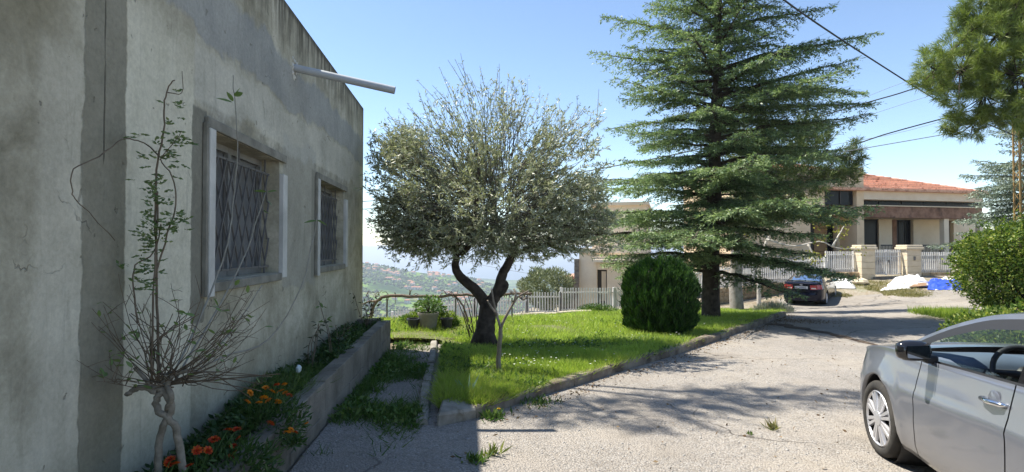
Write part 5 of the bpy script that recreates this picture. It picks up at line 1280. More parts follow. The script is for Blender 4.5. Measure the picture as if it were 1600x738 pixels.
        strip('belt_moulding', yA, yC, lambda y: -.0, lo, M_blk_pl, 50, .004)
        strip('window_trim', yA, .64, lo, hi, M_blk_pl, 6, .002)
        strip('window_trim', .80, -1.0, lambda y: max(1-.095/hgt(y), 0), lambda y: max(1-.032/hgt(y), .01), M_blk_pl, 40, .003)
        strip('b_pillar', -.37, -.29, lo, hi, M_gloss, 4, .002)
        strip('side_window', -1.28, -.37, lo, lambda y: max(1-.072/hgt(y), .02), M_cglass, 24)
        if sg < 0 and name == 'grey_car': strip('side_window', -.29, .64, lo, lambda y: lo(y)+.05, M_cglass, 16)
        else: strip('side_window', -.29, .64, lo, hi, M_cglass, 16)
        # inside lining so the pillars have thickness
        # A pillar front edge to the windscreen
        loft('a_pillar', [[rr_(y, sg*x_, .045) if x_ > .97 else wsx(y, sg*x_, bul(y)) for x_ in (1, .985, .965, .945)] for y in np.linspace(1.03, .13, 12)], paint, t, True, True)
        loft('c_pillar', [[rr_(y, sg*x_, .045) for x_ in (1, .97, .94, .915)] for y in np.linspace(-.86, -1.74, 12)], paint, t, True, True)
        # door handles
        for y, pn in ((-.20, 'door_handle'), (-1.10, 'door_handle')):
            zz = .845; w_ = float(sidew(np.array(y), np.array(zz)))
            pts = [(sg*(w_-.01), y+.105, zz-.005), (sg*(w_+.022), y+.085, zz-.002), (sg*(w_+.035), y, zz), (sg*(w_+.022), y-.085, zz+.004), (sg*(w_-.01), y-.105, zz+.006)]
            MB().tube(pts, [.011, .014, .016, .014, .011], 8).obj(pn, M_chr, t, smooth=True, **K)
            MB().lathe([(.001, .0), (.05, .002), (.058, .008)], 16, (sg*(w_-.004 if sg > 0 else w_+.004), y+.01, zz+.004), 'x').obj('handle_recess', M_blk_pl if 0 else paint, t, smooth=True, **K)
        # mirror
        mz, my = 1.0, .52; wx = float(sidew(np.array(my), np.array(.93)))
        m = MB(); prof = [(.02, .0), (.062, .02), (.078, .07), (.080, .13), (.074, .18), (.055, .215), (.02, .225)]
        vv = []; nn_ = 14
        for r_, h_ in prof:
            for k in range(nn_):
                a = 6.2832*k/nn_; cx, cz = math.cos(a), math.sin(a); p_ = 2.6
                s_ = (abs(cx)**p_+abs(cz)**p_)**(-1/p_); vv.append((sg*(wx+.005+h_), my+r_*.9*cx*s_*.75+.02*(h_/.2)*-1, mz+r_*.9*cz*s_))
        m.add(vv, [(i*nn_+k, i*nn_+(k+1) % nn_, (i+1)*nn_+(k+1) % nn_, (i+1)*nn_+k) for i in range(len(prof)-1) for k in range(nn_)]+[tuple(range(nn_)), tuple(range((len(prof)-1)*nn_, len(prof)*nn_))])
        mo = m.obj('mirror', M_gloss, t, smooth=True, **K)
        m = MB(); vv = [(sg*(wx+.04), my-.070, mz-.045), (sg*(wx+.185), my-.086, mz-.040), (sg*(wx+.19), my-.086, mz+.040), (sg*(wx+.045), my-.070, mz+.046)]
        m.quad(*vv); m.obj('mirror_glass', M_mir, mo, **K)
        MB().box(min(sg*(wx-.03), sg*(wx+.05)), max(sg*(wx-.03), sg*(wx+.05)), my-.03, my+.05, mz-.085, mz-.03).obj('mirror_foot', M_blk_pl, mo, bevel=.01, **K)
        # lamps
        rows = [[(sg*(float(sidew(np.array(y), np.array(z)))+.004), y, z) for z in np.linspace(.66, float(ZB(np.array(y)))-.012, 6)] for y in np.linspace(1.72, 2.10, 12)]
        loft('headlight', rows, M_lens, t, True, True)
        rows = []
        for z in np.linspace(.74, .93, 6):
            w_ = float(sidew(np.array(-2.24), np.array(z))); rows.append([(sg*(w_*x_), -2.24-.10*(1-abs(x_)**2.4)-.006, z) for x_ in np.linspace(.58+.0*z, .995, 8)])
        loft('tail_light', rows, M_red, t, True, True)
        rows = [[(sg*(float(sidew(np.array(y), np.array(z)))+.005), y, z) for z in np.linspace(.76, .95, 5)] for y in np.linspace(-2.24, -2.0, 8)]
        loft('tail_light', rows, M_red, t, True, True)
        rows = []
        for z in np.linspace(.765, .82, 3):
            w_ = float(sidew(np.array(-2.24), np.array(z))); rows.append([(sg*(w_*x_), -2.24-.10*(1-abs(x_)**2.4)-.010, z) for x_ in np.linspace(.64, .93, 6)])
        loft('tail_light', rows, M_wl, t, True, True)
        # wheels
        for y in (FA, RA):
            ox = sg*.835; c_ = (0, y, WRAD)
            pf = [(.226, -.17), (.292, -.175), (.303, -.15), (.3065, -.09), (.303, -.02), (.29, .0), (.255, .006), (.236, .0), (.226, -.012), (.226, -.16)]
            wv = MB().lathe([(r_, sg*h_) for r_, h_ in pf], 40, (ox, y, WRAD), 'x'); w_ = wv.obj('wheel', M_tyre, t, smooth=True, **K)
            m = MB(); m.lathe([(.227, sg*-.012), (.217, sg*.0), (.206, sg*-.014)], 40, (ox, y, WRAD), 'x')
            for k in range(8):
                for dk in (-.12, .12):
                    a = 6.2832*(k+.5)/8+dk; a2 = 6.2832*(k+.5)/8+dk*1.6
                    def pt(r_, an, tw, h_): return (ox+sg*h_, y+r_*math.cos(an)-tw*math.sin(an), WRAD+r_*math.sin(an)+tw*math.cos(an))
                    b0, b1 = .009, .013
                    m.add([pt(.045, a2, -b0, .0), pt(.045, a2, b0, .0), pt(.214, a, b1, -.004), pt(.214, a, -b1, -.004), pt(.045, a2, -b0*1.4, -.02), pt(.045, a2, b0*1.4, -.02), pt(.214, a, b1*1.4, -.025), pt(.214, a, -b1*1.4, -.025)],
                          [(0, 1, 2, 3), (0, 4, 5, 1), (2, 6, 7, 3), (1, 5, 6, 2), (0, 3, 7, 4)])
            m.lathe([(.062, sg*-.02), (.06, sg*.003), (.03, sg*.008), (.001, sg*.009)], 20, (ox, y, WRAD), 'x')
            m.obj('rim', M_rim, w_, **K)
            MB().lathe([(.001, sg*-.05), (.224, sg*-.05)], 24, (ox, y, WRAD), 'x').obj('wheel_disc', M_blk_pl, w_, **K)
            MB().lathe([(.355, sg*.0), (.36, sg*-.32), (.001, sg*-.33)], 24, (sg*.80, y, .31), 'x').obj('wheel_well', M_blk_pl, t, **K)
    # underside and cabin
    MB().box(-.70, .70, -1.8, 1.62, .19, .26).obj('underbody', M_blk_pl, t, **K)
    MB().box(-.72, .72, -1.7, .98, .27, .40).obj('cabin_floor', M_int, t, **K)
    rows = []
    for x_ in np.linspace(-.74, .74, 19):
        hump = .05*math.exp(-((x_+.36)/.2)**2)
        rows.append([(x_, 1.0, .50), (x_, 1.0-.05, .925), (x_, .72, .945+hump*.5), (x_, .56, .93+hump), (x_, .50, .89+hump*.6), (x_, .50, .70), (x_, .62, .45)])
    loft('dashboard', rows, M_dash, t, True, True)
    MB().box(-.62, -.12, .455, .505, .74, .90).obj('instrument_panel', M_int, t, bevel=.02, **K); MB().box(-.10, .12, -.2, .5, .40, .72).obj('centre_console', M_int, t, bevel=.02, **K)
    m = MB(); C0 = Vector((-.36, .30, .90)); ax = Vector((0, -.88, .47)).normalized(); ux = Vector((1, 0, 0)); uy = ax.cross(ux)
    m.tube([C0+(ux*math.cos(a)+uy*math.sin(a))*.185 for a in np.linspace(0, 6.2832, 33)], .016, 8, cap=False)
    for a in (0.1, 3.04, 4.71): m.tube([C0, C0+(ux*math.cos(a)+uy*math.sin(a))*.18], [.03, .014], 6)
    m.tube([C0-ax*.25, C0+ax*.01], [.03, .06], 10); m.obj('steering_wheel', M_blk_pl, t, smooth=True, **K)
    def seat(xc, y0, wd=.48, nm='seat'):
        m = MB(); rows = []
        sec = [(y0+.50, .42), (y0+.52, .52), (y0+.40, .56), (y0+.05, .52), (y0-.02, .62), (y0-.10, .90), (y0-.15, 1.08), (y0-.20, 1.12), (y0-.26, 1.08), (y0-.20, .8), (y0-.12, .42)]
        for x_ in np.linspace(-1, 1, 7):
            k = 1-.05*abs(x_)**3; rows.append([(xc+x_*wd/2, y0+(a-y0)*k, .42+(b-.42)*k) for a, b in sec])
        s_ = loft(nm, rows, M_seat, t, True, True); MB().box(xc-.12, xc+.12, y0-.25, y0-.16, 1.13, 1.30).obj('headrest', M_seat, s_, bevel=.03, **K)
    seat(-.36, -.25); seat(.36, -.25); seat(-.33, -1.15, .6, 'rear_seat'); seat(.33, -1.15, .6, 'rear_seat')
    MB().box(-.7, .7, -1.75, -1.38, .99, 1.01).obj('parcel_shelf', M_int, t, **K)
    # plate
    pl_ = MB().box(-.26, .26, -2.362, -2.350, .77, .88).obj('number_plate', plainmat('plate_white', (.38, .41, .47), .5), t, **K)
    if plate:
        cu = bpy.data.curves.new('plate_text', 'FONT'); cu.body = plate; cu.size = .105; cu.align_x = 'CENTER'; cu.align_y = 'CENTER'; cu.extrude = .001
        tmp = bpy.data.objects.new('plate_text', cu); COL.objects.link(tmp); dg = bpy.context.evaluated_depsgraph_get()
        me = bpy.data.meshes.new_from_object(tmp.evaluated_get(dg)); bpy.data.objects.remove(tmp); me.name = 'lettering'
        o = link('lettering', me, pl_, plainmat('plate_blue', (.03, .04, .10), .5)); o.location = (.0, -2.364, .825); o.rotation_euler = (R(90), 0, 0)
    # badge: slanted oval ring
    m = MB(); m.tube([(.05*math.cos(a), -2.352, .945+.026*math.sin(a)) for a in np.linspace(0, 6.2832, 25)], .005, 5, cap=False)
    m.tube([(-.028, -2.352, .927), (-.012, -2.352, .963)], .005, 5); m.tube([(.012, -2.352, .927), (.028, -2.352, .963)], .005, 5); m.tube([(-.02, -2.352, .943), (.02, -2.352, .949)], .005, 5)
    m.obj('badge', M_chr, t, **K)
    return t
hd = Vector((.21, .978, 0)).normalized(); cz_ = -math.atan2(hd.x, hd.y)
wp = G(1379, 713); rgt = Vector((hd.y, -hd.x, 0)); cpos = Vector((wp.x, wp.y, 0))+rgt*.80-hd*1.285; cpos.z = gz(wp.x, wp.y)+.005
car('grey_car', 'grey metallic saloon car parked close at the right edge', carpaint('grey_metallic', (.15, .165, .20), .36, .2), cpos, cz_)
q1 = G(1238, 474); q2 = G(1287, 479); hdg = R(-38)
h2 = Vector((-math.sin(hdg), math.cos(hdg), 0)); r2 = Vector((h2.y, -h2.x, 0)); mid = P(1254, 470, 24.6); p2 = Vector((mid.x, mid.y, 0))+h2*2.1; p2.z = gz(mid.x+h2.x*1.2, mid.y+h2.y*1.2)-.02
dc = car('dark_car', 'dark navy saloon car seen from behind near the picket fence', carpaint('navy_black', (.005, .007, .020), .2, .0, .3), p2, hdg, 'B 300862')
dc.rotation_euler = (R(1.2), 0, hdg)

# ------------------------------------------------------------------ sheets and rubble before the gate
def heap(name, label, cat_, quad, h, mat, nu=46, nv=30, seed=1, fold=1.0):
    """crumpled sheet over a ground quad given by pixels"""
    c4 = [G(*q) for q in quad]; r_ = np.random.default_rng(seed); t = None
    U, Vv = np.meshgrid(np.linspace(0, 1, nu), np.linspace(0, 1, nv)); 
    X = (c4[0].x*(1-U)+c4[1].x*U)*(1-Vv)+(c4[3].x*(1-U)+c4[2].x*U)*Vv; Y = (c4[0].y*(1-U)+c4[1].y*U)*(1-Vv)+(c4[3].y*(1-U)+c4[2].y*U)*Vv
    edge = np.minimum(1, 5*np.minimum(U, 1-U))*np.minimum(1, 5*np.minimum(Vv, 1-Vv))
    o = seed*17.3
    f = .45+.35*fbm(X+o, Y*1.3, 2.2, 3)+.22*np.abs(fbm(X*1.2+o, Y, 5.5, 3))*fold+.26*np.abs(fbm(X+o, Y, 11, 2))*fold
    X = X+.10*fbm(Y+o, X, 4, 2); Y = Y+.12*fbm(X, Y+o, 4, 2)
    Z = gza(X, Y)+.015+h*np.clip(f, .05, 1.3)*edge**.6
    o_ = loft(name, np.stack([X, Y, Z], -1), mat, None, False); return tag(o_, label, cat_)
M_ws = pm('white_plastic_sheet', (.66, .65, .62), (.74, .73, .70), 3, .45, .015, 12, space='World'); M_bs = pm('blue_tarp', (.02, .055, .42), (.035, .09, .52), 3, .4, .012, 14, space='World')
heap('plastic_sheet', 'crumpled white plastic sheeting beside the dark parked car', 'plastic sheet', [(1285, 452), (1336, 451), (1330, 440), (1292, 441)], .42, M_ws, seed=2)
heap('plastic_sheet', 'long crumpled white sheeting in front of the gate', 'plastic sheet', [(1376, 455), (1450, 449), (1446, 438), (1396, 440)], .36, M_ws, 44, 24, seed=3)
heap('plastic_sheet', 'small crumpled white sheet just below the blue tarp', 'plastic sheet', [(1460, 454), (1478, 453), (1476, 449), (1464, 449)], .10, M_ws, 18, 12, seed=8)
heap('tarp', 'crumpled bright blue tarp lying at the hedge end', 'tarp', [(1448, 453), (1506, 454), (1502, 443), (1450, 441)], .34, M_bs, 44, 26, seed=5)
heap('plastic_sheet', 'white sheeting piled behind the blue tarp by the hedge', 'plastic sheet', [(1478, 444), (1506, 445), (1506, 436), (1470, 438)], .22, M_ws, 26, 16, seed=6)
cbp = [G(1406, 452), G(1448, 450), G(1448, 447), G(1408, 448)]
MBc = MB().hexa([p+Vector((0, 0, .05+.04*i)) for i, p in enumerate(cbp)]+[p+Vector((0, 0, .07+.04*i)) for i, p in enumerate(cbp)])
tag(MBc.obj('board', pm('brown_board', (.20, .12, .07), (.28, .18, .11), 4)), 'flat brown board sticking out under the white sheeting', 'board')
sc_ = G(1345, 444); m = MB(); m.lathe([(.001, 0), (.3, .0), (.36, .1), (.28, .24), (.12, .30), (.001, .31)], 7, sc_); m.v = [(x+random.uniform(-.05, .05), y+random.uniform(-.05, .05), z+random.uniform(-.02, .02)) for x, y, z in m.v]
tag(m.obj('rock', M_cap), 'single pale rock lying between the two white sheet heaps', 'rock')
st_ = P(1503, 445, 26.5); st_.z = gz(st_.x, st_.y); tw = thing('stone_stack', 'rough white stone stack at the end of the fence by the hedge', 'stones', st_)
for k in range(4):
    MB().box(st_.x-.28+random.uniform(-.04, .04), st_.x+.25, st_.y-.2, st_.y+.25+random.uniform(-.05, .05), st_.z+k*.25, st_.z+k*.25+.235).obj('stone', M_cap, tw, bevel=.03)
# dry grass on the verge
M_dry = leafmat('verge_dry_grass', (.16, .17, .05), (.28, .25, .10), (.36, .30, .15), trans=.3)
pv_ = [G(random.uniform(1300, 1450), random.uniform(440, 464)) for _ in range(110)]; n = 9000
ii = rng.integers(0, len(pv_), n); pp_ = np.array([tuple(p) for p in pv_])[ii]+np.concatenate([rng.normal(0, .22, (n, 2)), np.zeros((n, 1))], 1)
ok = fbm(pp_[:, 0], pp_[:, 1], 1.1, 3) > -.1; pp_ = pp_[ok]; pp_[:, 2] = gza(pp_[:, 0], pp_[:, 1])
d = np.concatenate([rng.normal(0, .5, (len(pp_), 2)), np.ones((len(pp_), 1))], 1)
V, Fq = blades(pp_, d, rng.uniform(.04, .16, len(pp_)), .022); tag(mkn('verge_dry_grass', V, Fq, M_dry), 'patchy half dry grass on the sandy verge before the gate', 'grass', kind='stuff')

# ------------------------------------------------------------------ pylon and cables
M_yp = pm('yellow_pylon_paint', (.20, .135, .05), (.30, .20, .075), 4, .6, dirt=(.25, .13, .05))
yb = at(1596, 20.5); pyl = thing('lattice_pylon', 'slim rusty yellow lattice pylon at the right edge', 'pylon', yb); H_ = 7.6; hw = .125
for sx in (-1, 1):
    for sy in (-1, 1):
        MB().box(yb.x+sx*hw-.022, yb.x+sx*hw+.022, yb.y+sy*hw-.022, yb.y+sy*hw+.022, yb.z-.2, yb.z+H_).obj('leg', M_yp, pyl)
k = 0; z_ = .2
while z_ < H_-.4:
    for s in (-1, 1):
        a, b = (-1, 1) if k % 2 else (1, -1)
        MB().tube([yb+Vector((a*hw, s*(hw+.024), z_)), yb+Vector((b*hw, s*(hw+.024), z_+.36))], .013, 4).obj('brace', M_yp, pyl)
        MB().tube([yb+Vector((s*(hw+.024), a*hw, z_)), yb+Vector((s*(hw+.024), b*hw, z_+.36))], .013, 4).obj('brace', M_yp, pyl)
    z_ += .4; k += 1
for zz in (6.9, 7.4): MB().box(yb.x-.5, yb.x+.5, yb.y-.215, yb.y-.196, yb.z+zz, yb.z+zz+.05).obj('cross_arm', M_yp, pyl)
M_cab = plainmat('black_cable', (.02, .02, .022), .6); M_cabg = plainmat('grey_cable', (.22, .23, .25), .6)
def cable(label, pts, r_, mat):
    pts = [P(*p) for p in pts]; q = []
    m = MB(); q = limb(m, pts, r_, r_, 5); return tag(m.obj('power_line', mat, None, smooth=True), label, 'cable', 'overhead cables')
cable('thick twisted cable running steeply down to the right pine', [(1130, -75, 9), (1245, 15, 11.5), (1370, 98, 15), (1480, 165, 18.5), (1592, 215, 20.5)], .020, M_cab)
cable('black cable reaching the right pine halfway up its crown', [(420, 318, 33), (565, 315, 31), (740, 300, 28), (915, 268, 26), (1080, 236, 24), (1245, 192, 22.5), (1360, 159, 21.5), (1430, 138, 21), (1592, 80, 20.5)], .024, M_cab)
cable('black cable reaching the right pine just above the blue cedar', [(420, 329, 33), (565, 327, 31), (740, 318, 28), (930, 293, 26), (1110, 270, 24), (1280, 243, 22.5), (1380, 211, 21.5), (1500, 178, 21), (1592, 150, 20.5)], .024, M_cab)
cable('pale cable sagging in front of the cedar towards the villa', [(1150, 268, 14.6), (1190, 261, 15.5), (1245, 250, 17), (1285, 243, 18), (1350, 232, 19.2), (1592, 190, 20.5)], .014, M_cabg)
for i, (ya, yb_, lb) in enumerate(((176, 124, 'thin upper grey wire above the other cables'), (203, 158, 'thin grey wire between the two black cables'), (232, 202, 'lowest thin grey wire above the villa roof'))):
    cable(lb, [(1180, ya+22, 26), (1300, ya-5, 24.5), (1420, yb_+2, 23), (1592, yb_-50, 21)], .008, M_cabg)
cable('fine wire slanting down left of the olive towards the valley', [(440, 335, 40), (565, 366, 34), (620, 383, 33), (720, 408, 32), (850, 432, 31)], .008, M_cabg)
# ------------------------------------------------------------------ planter plants
M_stem = pm('green_brown_stem', (.10, .075, .05), (.18, .14, .10), 14, space='World'); M_can = pm('pale_cane', (.20, .19, .16), (.28, .27, .23), 14, space='World')
M_lf = leafmat('shrub_leaf', (.09, .16, .05), (.17, .25, .08), (.27, .32, .14), trans=.35); M_lfd = leafmat('dark_rose_leaf', (.03, .045, .022), (.06, .075, .035), (.09, .08, .045), trans=.2)
lfme = None
def leafmesh(name, mat, bend=.25):
    v = []; n = 5
    for i in range(n+1):
        s = i/n; w_ = .26*math.sin(math.pi*min(1, s*.92+.06))**.8*(1-.35*s); z = -bend*s*s*.5
        v += [(-w_, s, z+.10*w_), (0, s, z), (w_, s, z+.10*w_)]
    f = [(i*3+k, i*3+k+1, i*3+k+4, i*3+k+3) for i in range(n) for k in range(2)]
    me = bpy.data.meshes.new(name); me.from_pydata(v, [], f); me.materials.append(mat); me.polygons.foreach_set('use_smooth', [True]*len(f)); return me
LM = [leafmesh('leaf', M_lf), leafmesh('leaf', M_lfd)]
def put_leaf(parent, p, d, size, which=0, roll=None):
    o = bpy.data.objects.new('leaf', LM[which]); COL.objects.link(o); o.parent = parent
    o.location = TM[parent.name].inverted()@Vector(p)
    q = Vector(d).normalized().to_track_quat('Y', 'Z'); rz_ = TM[parent.name].to_quaternion().inverted()
    o.rotation_euler = (rz_@q@Matrix.Rotation(roll if roll is not None else random.uniform(-.8, .8), 3, 'Y').to_quaternion()).to_euler(); o.scale = (size, size, size); return o
# big half bare shrub in front
SH = 2.78
def h_(px, py, d=0): return P(px, py, min(SH+d, onlat(px, py, -1.68).y) if px < 330 else SH+d)
sroot = h_(266, 775); shrub = thing('bare_shrub', 'tall half bare shrub with twisted stems and pale canes in the planter foreground', 'shrub', sroot)
m = MB()
limb(m, [h_(246, 790), h_(247, 720), h_(250, 680), h_(262, 655), h_(268, 635), h_(258, 612), h_(238, 605)], .018, .016, 9, .004)
limb(m, [h_(287, 790, .03), h_(284, 730, .03), h_(278, 680, .02), h_(262, 652), h_(246, 640), h_(246, 622), h_(262, 605), h_(262, 585)], .020, .015, 9, .004)
limb(m, [h_(262, 640), h_(268, 618, -.03), h_(258, 600)], .015, .013, 8, .004)
limb(m, [h_(245, 612), h_(222, 605), h_(205, 612), h_(198, 618)], .018, .011, 7, .004); limb(m, [h_(255, 600), h_(275, 585), h_(300, 578)], .016, .009, 7, .003)
limb(m, [h_(240, 610), h_(225, 590), h_(210, 575)], .013, .008, 6, .003)
m.obj('trunk', pm('pale_shrub_bark', (.17, .15, .115), (.29, .26, .21), 22, .9, .008, 45, space='World'), shrub, smooth=True)
m = MB(); tw_pts = []
def twig(pts, r0, r1, leafy=1.0):
    q = limb(m, [h_(x_, y_, d_) for x_, y_, d_ in pts], r0, r1, 5, .003); tw_pts.append((q, leafy)); return q
dj = lambda s=.12: random.uniform(-s, s)
for (x0, y0, x1, y1) in ([(250, 600, 118+random.uniform(0, 60), random.uniform(470, 600)) for _ in range(10)] + [(262, 596, random.uniform(360, 425), random.uniform(440, 600)) for _ in range(22)] + [(256, 598, random.uniform(180, 340), random.uniform(420, 540)) for _ in range(14)]):
    d1 = dj(.25); mx_, my_ = (x0+x1)/2+random.uniform(-22, 22), (y0+y1)/2+random.uniform(-4, 24)
    x0 += random.uniform(-16, 30); y0 += random.uniform(-14, 8)
    q = twig([(x0, y0, dj(.03)), (mx_, my_, d1*.5), (x1, y1, d1)], .0032, .0011)
    for _ in range(random.choice([2, 2, 3, 4])):
        s_i = random.randrange(len(q)//3, len(q)-1); b = q[s_i]; e = b+Vector((random.uniform(-.11, .14), random.uniform(-.08, .08), random.uniform(-.03, .13))); qq = limb(m, [b, (b+e)/2+Vector((0, 0, .008)), e], .0018, .0009, 4); tw_pts.append((qq, 1.2))
for _ in range(10): twig([(245+dj(20), 600, 0), (250+dj(25), 545, dj(.05)), (255+dj(60), 490, dj(.1))], .0042, .002, .6)
for _ in range(7): twig([(262, 600, 0), (320, 590+dj(10), dj(.05)), (380+random.uniform(0, 60), 600+dj(26), dj(.1))], .004, .002, .2)
# tall uprights
t1 = twig([(248, 600, 0), (246, 500, .02), (244, 400, .03), (243, 320, .03), (247, 250, .04), (256, 205, .04), (256, 165, .04), (262, 140, .05), (272, 125, .05)], .0075, .003, 0)
twig([(236, 600, 0), (238, 520, -.03), (240, 440, 0), (246, 360, .03), (246, 300, .03)], .006, .004, 0)
twig([(243, 430, .03), (262, 365, .05), (275, 320, .05), (268, 275, .05), (250, 250, .04)], .005, .003, 0); twig([(215, 505, .0), (208, 450, .03), (212, 415, .05), (240, 395, .05), (252, 350, .03)], .0045, .003, 0)
twig([(248, 245, .03), (235, 230, .03), (215, 220, .02), (190, 219, 0), (155, 245, 0), (116, 265, .03), (113, 300, .03), (125, 318, .05), (180, 375, .1)], .0042, .002, 0)
twig([(250, 250, .04), (270, 225, .05), (285, 205, .05)], .003, .0015, 0); twig([(262, 145, .05), (284, 145, .05), (285, 112, .05)], .003, .0015, 0)
m.obj('twigs', M_stem, shrub, smooth=True)
# long canes sweeping up across the windows
m = MB()
for pts in ([(262, 600, 0), (300, 525, .2), (335, 440, .4), (355, 380, .5), (366, 300, .6), (371, 220, .62), (366, 150, .62), (364, 118, .62)], [(270, 600, 0), (330, 500, .35), (380, 405, .6), (402, 340, .75), (415, 300, .8)], [(275, 598, 0), (345, 560, .2), (420, 530, .45), (470, 450, .6), (490, 370, .75), (496, 335, .8)], [(300, 580, .05), (360, 520, .3), (410, 445, .5)]):
    q = limb(m, [h_(*p) for p in pts], .0065, .003, 6, .003)
m.obj('canes', M_can, shrub, smooth=True)
for (px, py, dx, dz, s_, dd_) in ((366, 150, 1, .25, .062, .62), (368, 148, .5, .5, .05, .62), (362, 160, -1, .35, .07, .62), (364, 158, -.3, .7, .05, .62), (416, 300, -1, .15, .06, .8), (418, 300, 1, .15, .06, .8), (416, 312, .8, -.5, .055, .8), (412, 330, .7, -.2, .05, .78), (496, 345, 1, -.3, .075, .8), (494, 345, -1, -.1, .06, .8)):
    put_leaf(shrub, h_(px, py, dd_), (dx, -.4, dz), s_*1.25, 0)
put_n = 0
for q, lf in tw_pts:
    if lf <= 0: continue
    for p in q[2:]:
        if random.random() < .11*lf and put_n < 255: put_leaf(shrub, p, (random.uniform(-1, 1), random.uniform(-1, .4), random.uniform(-.2, 1)), random.uniform(.026, .05), 0); put_n += 1
# compound leaves on the uprights: small leaflets, joined
lp_ = []; ld_ = []
for (cx, cy_, n_, sx_, sy_) in ((245, 300, 46, 26, 60), (272, 215, 20, 22, 18), (250, 360, 34, 34, 26), (262, 250, 16, 20, 20), (212, 213, 4, 10, 4), (232, 400, 22, 26, 40), (275, 345, 12, 16, 14), (225, 430, 24, 28, 30), (270, 160, 6, 14, 14)):
    for _ in range(n_):
        x_, y_ = random.gauss(cx, sx_*.5), random.gauss(cy_, sy_*.55); b = h_(x_, y_, dj(.08)+.03); ax = Vector((random.uniform(-1, 1), random.uniform(-.5, .5), random.uniform(-.25, .4))).normalized()
        sd = ax.cross(Vector((0, 0, 1))).normalized()
        for k in range(5):
            lp_.append(b+ax*(.013*(k//2))); ld_.append(ax*.6+sd*(1 if k % 2 else -1)*(.8 if k < 4 else .1))
V, Fq = leaf_quads(np.array([tuple(v) for v in lp_]), np.array([tuple(v) for v in ld_]), .027, .013); tag(mkn('leaflets', V, Fq, leafmat('thin_leaflet', (.08, .14, .05), (.15, .21, .08), (.22, .27, .12), trans=.3), shrub), kind='stuff')
M_soilz = lambda l_, t_: .44+.02*math.sin(t_*2.1)
# dark leaved rose bushes by the wall
def rosebush(label, lat, t_, hgt, n_st, spread, nleaf, which=1, px=None, size=(.028, .055)):
    b = WL(lat, t_, .43); th_ = thing('rose_bush', label, 'shrub', b); m = MB(); qs = []
    for k in range(n_st):
        e = b+Vector((random.uniform(-1, 1)*spread, random.uniform(-1, 1)*spread, hgt*random.uniform(.6, 1))); mid = (b+e)/2+Vector((random.uniform(-.05, .05), random.uniform(-.05, .05), .03)); qs.append(limb(m, [b+Vector((random.uniform(-.03, .03), random.uniform(-.03, .03), -.03)), mid, e], .006, .003, 5, .004))
    m.obj('stems', M_stem, th_, smooth=True); 
    for _ in range(nleaf):
        q = random.choice(qs); p = q[random.randrange(len(q)//4, len(q))]; dv = Vector((random.uniform(-1, 1), random.uniform(-1, .5), random.uniform(-.5, .5))).normalized(); put_leaf(th_, p+dv*.03, dv, random.uniform(*size)*1.3, which)
    return th_
rosebush('dark leaved young rose with upright stems below the far window', -1.58, 5.9, .62, 4, .10, 46)
rosebush('low bushy dark rose between the upright rose and the house corner', -1.55, 6.9, .36, 7, .22, 70)
rosebush('dark rose bush at the far end of the planter by the house corner', -1.5, 8.7, .62, 8, .26, 110)
rosebush('light green sprig leaning over the planter near the far window', -1.45, 6.3, .75, 2, .22, 14, 0)
# marigolds: foliage, stems and each flower head
M_or = leafmat('marigold_orange', (.62, .19, .01), (.78, .30, .015), trans=.2, rough=.6); M_rd = leafmat('marigold_red', (.30, .022, .008), (.52, .05, .012), (.62, .16, .012), trans=.15, rough=.6)
M_mf = leafmat('marigold_leaf', (.03, .075, .02), (.06, .12, .03), (.11, .18, .055), trans=.3)
def flower_mesh(mat, seed):
    r_ = random.Random(seed); pr = []
    for ring, (nn, rad, el, ln) in enumerate(((11, .006, .12, .021), (9, .004, .55, .018), (7, .002, 1.1, .014), (4, .0, 2.2, .011))):
        for k in range(nn):
            a = 6.2832*(k+r_.random()*.5)/nn; d = np.array([[math.cos(a), math.sin(a), el+r_.uniform(-.15, .15)]]); pr.append(leaf_quads(np.array([[math.cos(a)*rad, math.sin(a)*rad, 0]]), d, ln, .016, np.array([[-math.sin(a)*.2+.01, math.cos(a)*.2, 1.]])))
    V, Fq = cat(pr); me = bpy.data.meshes.new('flower'); me.from_pydata([tuple(v) for v in V], [], [tuple(int(i) for i in f) for f in Fq]); me.materials.append(mat); return me
FM = [flower_mesh(M_or, 1), flower_mesh(M_or, 2), flower_mesh(M_rd, 3), flower_mesh(M_rd, 4)]
def marigold(label, c, r_, heads, kinds, nleaf):
    """heads: pixels with lateral offsets from the wall line"""
    pts = [onlat(px, py, l_+.08) for px, py, l_ in heads]; t = thing('marigold', label, 'flower', c); m = MB(); b = Vector(c)
    for i, p in enumerate(pts):
        m.tube([b+Vector((random.uniform(-.05, .05), random.uniform(-.08, .08), -.02)), (b+p)/2+Vector((0, 0, .04)), p], .0028, 4)
        o = bpy.data.objects.new('flower', FM[kinds[i % len(kinds)]]); COL.objects.link(o); o.parent = t; o.location = TM[t.name].inverted()@p; o.rotation_euler = (random.uniform(.1, .9), random.uniform(-.4, .4), random.uniform(0, 6)); s = random.uniform(.9, 1.2); o.scale = (s, s, s)
    m.obj('stems', M_mf, t); n = nleaf; ctr = np.mean(np.array([tuple(p) for p in pts]), 0); ctr[2] = (b.z+ctr[2])/2-.05
    v = rdir(n)*(rng.uniform(.05, 1, n)**.45)[:, None]; p = ctr+v*np.array(r_); p[:, 2] = np.maximum(p[:, 2], b.z)
    V, Fq = leaf_quads(p, unit(v+rng.normal(0, .6, v.shape)+[0, 0, .35]), rng.uniform(.03, .065, n), rng.uniform(.009, .016, n)); tag(mkn('foliage', V, Fq, M_mf, t), kind='stuff')
sc0 = lambda l_, t_: WL(l_, t_, .42)
